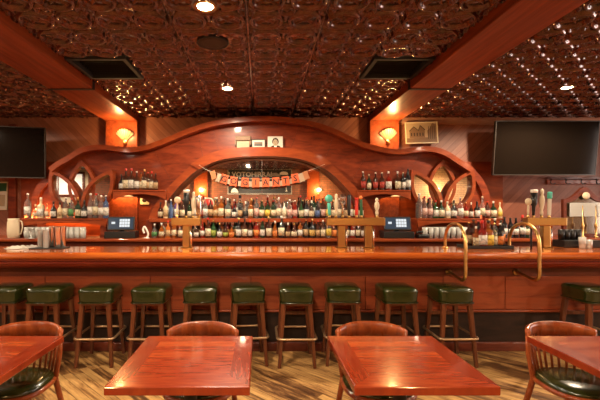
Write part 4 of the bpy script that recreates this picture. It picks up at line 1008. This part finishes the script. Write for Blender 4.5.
for i, (px, rz) in enumerate(SX_):
    X = wx(px, 3.90); Y = 4.10 + (.0, .0, 0, 0, .02, .02, -.01, .03, 0, 0, 0)[i]
    lab = 'green vinyl bar stool with wooden legs, %s from the pitcher end of the row' % ORD[i] if i < 10 else 'green vinyl bar stool standing alone past the gap, beyond the second hoop'
    if i == 0: st.location = (X, Y, 0); st.rotation_euler = (0,0,rz); st['label'] = lab
    else: copy_thing(st, (X, Y, 0), rz, lab)

# ------------------------------------------------------------------ chairs
def make_chair():
    t = thing('dining_chair', 'x', 'chair', (0,0,0), 0, 'round-backed chairs at the tables')
    # local: faces -y; seat centre at the origin
    R = .235; ZT = .78
    def arc(a, r, z): a = math.radians(a); return (r*1.06*math.cos(a), r*.92*math.sin(a) + .035, z)
    # crest rail: a bent band whose ends dip
    b = MB(); n = 30; vs = []
    for k in range(n+1):
        f = k/n; a = 26 + 128*f; e = abs(f-.5)*2
        dz = -.022*e**3; hh = .098 - .055*e**3; th = .013
        for (r, z) in ((R-th, ZT-hh+dz), (R-th-.004, ZT-.012+dz), (R-.004, ZT+dz+.002), (R+th+.004, ZT-.010+dz), (R+th, ZT-hh+dz)):
            x, y, zz = arc(a, r, z); vs.append((x, y, zz))
    m5 = 5; fs = [(k*m5+j, (k+1)*m5+j, (k+1)*m5+(j+1) % m5, k*m5+(j+1) % m5) for k in range(n) for j in range(m5)] + [tuple(range(m5)), tuple(n*m5+j for j in range(m5-1,-1,-1))]
    b.add(vs, fs, True); obj('crest_rail', b, 'chairwood', t)
    for a in (29, 151):
        x, y, _ = arc(a, R, 0); x2, y2, _ = arc(a, R-.03, 0); b = MB()
        b.tube([(x*1.02, y+.06, 0), (x*.98, y+.03, .25), (x2, y2, .44), (x*.985, y*1.0, .60), (x, y, .735)], [.016,.018,.019,.016,.014], 10); obj('leg', b, 'chairwood', t)
    for a in [42 + 12*k for k in range(9)]:
        x, y, _ = arc(a, R, 0); x2, y2, _ = arc(a, R-.045, 0); b = MB(); b.tube([(x2, y2, .445), (x, y, .71)], .0085, 8); obj('spindle', b, 'chairwood', t)
    for s in (-1, 1):
        b = MB(); b.tube([(s*.185, -.17, 0), (s*.175, -.155, .25), (s*.165, -.14, .43)], [.014,.018,.019], 10); obj('leg', b, 'chairwood', t)
    b = MB(); b.tube([(-.18,-.16,.22), (-.215,.03,.24), (-.225,.09,.25)], .010, 8); obj('stretcher', b, 'chairwood', t)
    b = MB(); b.tube([(.18,-.16,.22), (.215,.03,.24), (.225,.09,.25)], .010, 8); obj('stretcher', b, 'chairwood', t)
    b = MB(); b.lathe([(.001,.425),(.21,.425),(.222,.435),(.222,.452),(.21,.458)], n=36, sq=2.6); obj('seat_rim', b, 'chairwood', t)
    b = MB(); b.lathe([(.208,.455),(.210,.468),(.195,.484),(.14,.496),(.07,.500),(.001,.501)], n=36, sq=2.6); obj('seat', b, 'vinyl', t)
    return t
ch = make_chair()
TX = [wx(64,2.49)-.325, -.370, .745, 1.66+.325]
CX = [(-1.535,2.50,.0), (-.378,2.50,0), (.735,2.50,0), (1.985,2.50,.0)]
TN = ['table cut off at the pitcher end', 'second table counted from the pitcher end', 'third table counted from the pitcher end', 'fourth table, past the second brass hoop']
for i, (x, y, rz) in enumerate(CX):
    lab = 'round-backed wooden chair with green seat at the ' + TN[i]
    if i == 0: ch.location = (x, y, 0); ch['label'] = lab
    else: copy_thing(ch, (x, y, 0), rz, lab)
# ------------------------------------------------------------------ tables
def make_table():
    t = thing('dining_table', 'x', 'table', (0,0,0), 0, 'square tables')
    b = MB(); b.bbox(-.325, .325, -.358, .358, -.02, .02, .005, 2, smooth=False); obj('tabletop', b, 'table', t, (0,0,.74))
    b = MB(); b.lathe([(.035,.06),(.035,.70),(.09,.70),(.09,.72)], n=20); obj('pedestal', b, 'blackmatt', t)
    b = MB()
    for a in (PI/4, 3*PI/4): b.bbox(-.33, .33, -.028, .028, .012, .05, .01, 2, mtx=Matrix.Rotation(a,4,'Z'), smooth=False)
    b.lathe([(.06,.05),(.045,.09)], n=18)
    for sx in (-1,1):
        for sy in (-1,1): b.lathe([(.02,0),(.02,.015)], sx*.22, sy*.22, 0, 10)
    obj('cross_base', b, 'blackmatt', t); return t
tb = make_table()
TL = ['square polished red wood table at the pitcher end, cut by the picture edge', 'square polished red wood table, second from the pitcher end', 'square polished red wood table in front of the long beer tower', 'square polished red wood table past the second brass hoop']
for i, x in enumerate(TX):
    if i == 0: tb.location = (x, 2.133, 0); tb['label'] = TL[0]
    else: copy_thing(tb, (x, 2.133, 0), 0, TL[i])

# ------------------------------------------------------------------ camera, world, view
cam = bpy.data.cameras.new('camera'); co = bpy.data.objects.new('camera', cam); COL.objects.link(co)
co.location = (0, 0, EYE); co.rotation_euler = (PI/2, 0, 0); cam.sensor_width = 36; cam.lens = 24.0
cam.shift_x = (300 - VX)/600; cam.shift_y = (VY - 200)/600; cam.clip_start = .05
SC.camera = co
w = bpy.data.worlds.new('world'); SC.world = w; w.use_nodes = True
w.node_tree.nodes['Background'].inputs[0].default_value = (1, .6, .35, 1); w.node_tree.nodes['Background'].inputs[1].default_value = .02
vs = SC.view_settings; vs.view_transform = 'Standard'; vs.look = 'None'; vs.gamma = 1; vs.exposure = 1.5; vs.use_curve_mapping = False
cy = SC.cycles; cy.max_bounces = 8; cy.diffuse_bounces = 3; cy.glossy_bounces = 4; cy.transmission_bounces = 6; cy.transparent_max_bounces = 6
cy.caustics_reflective = False; cy.caustics_refractive = False; cy.sample_clamp_indirect = 6; cy.use_denoising = True
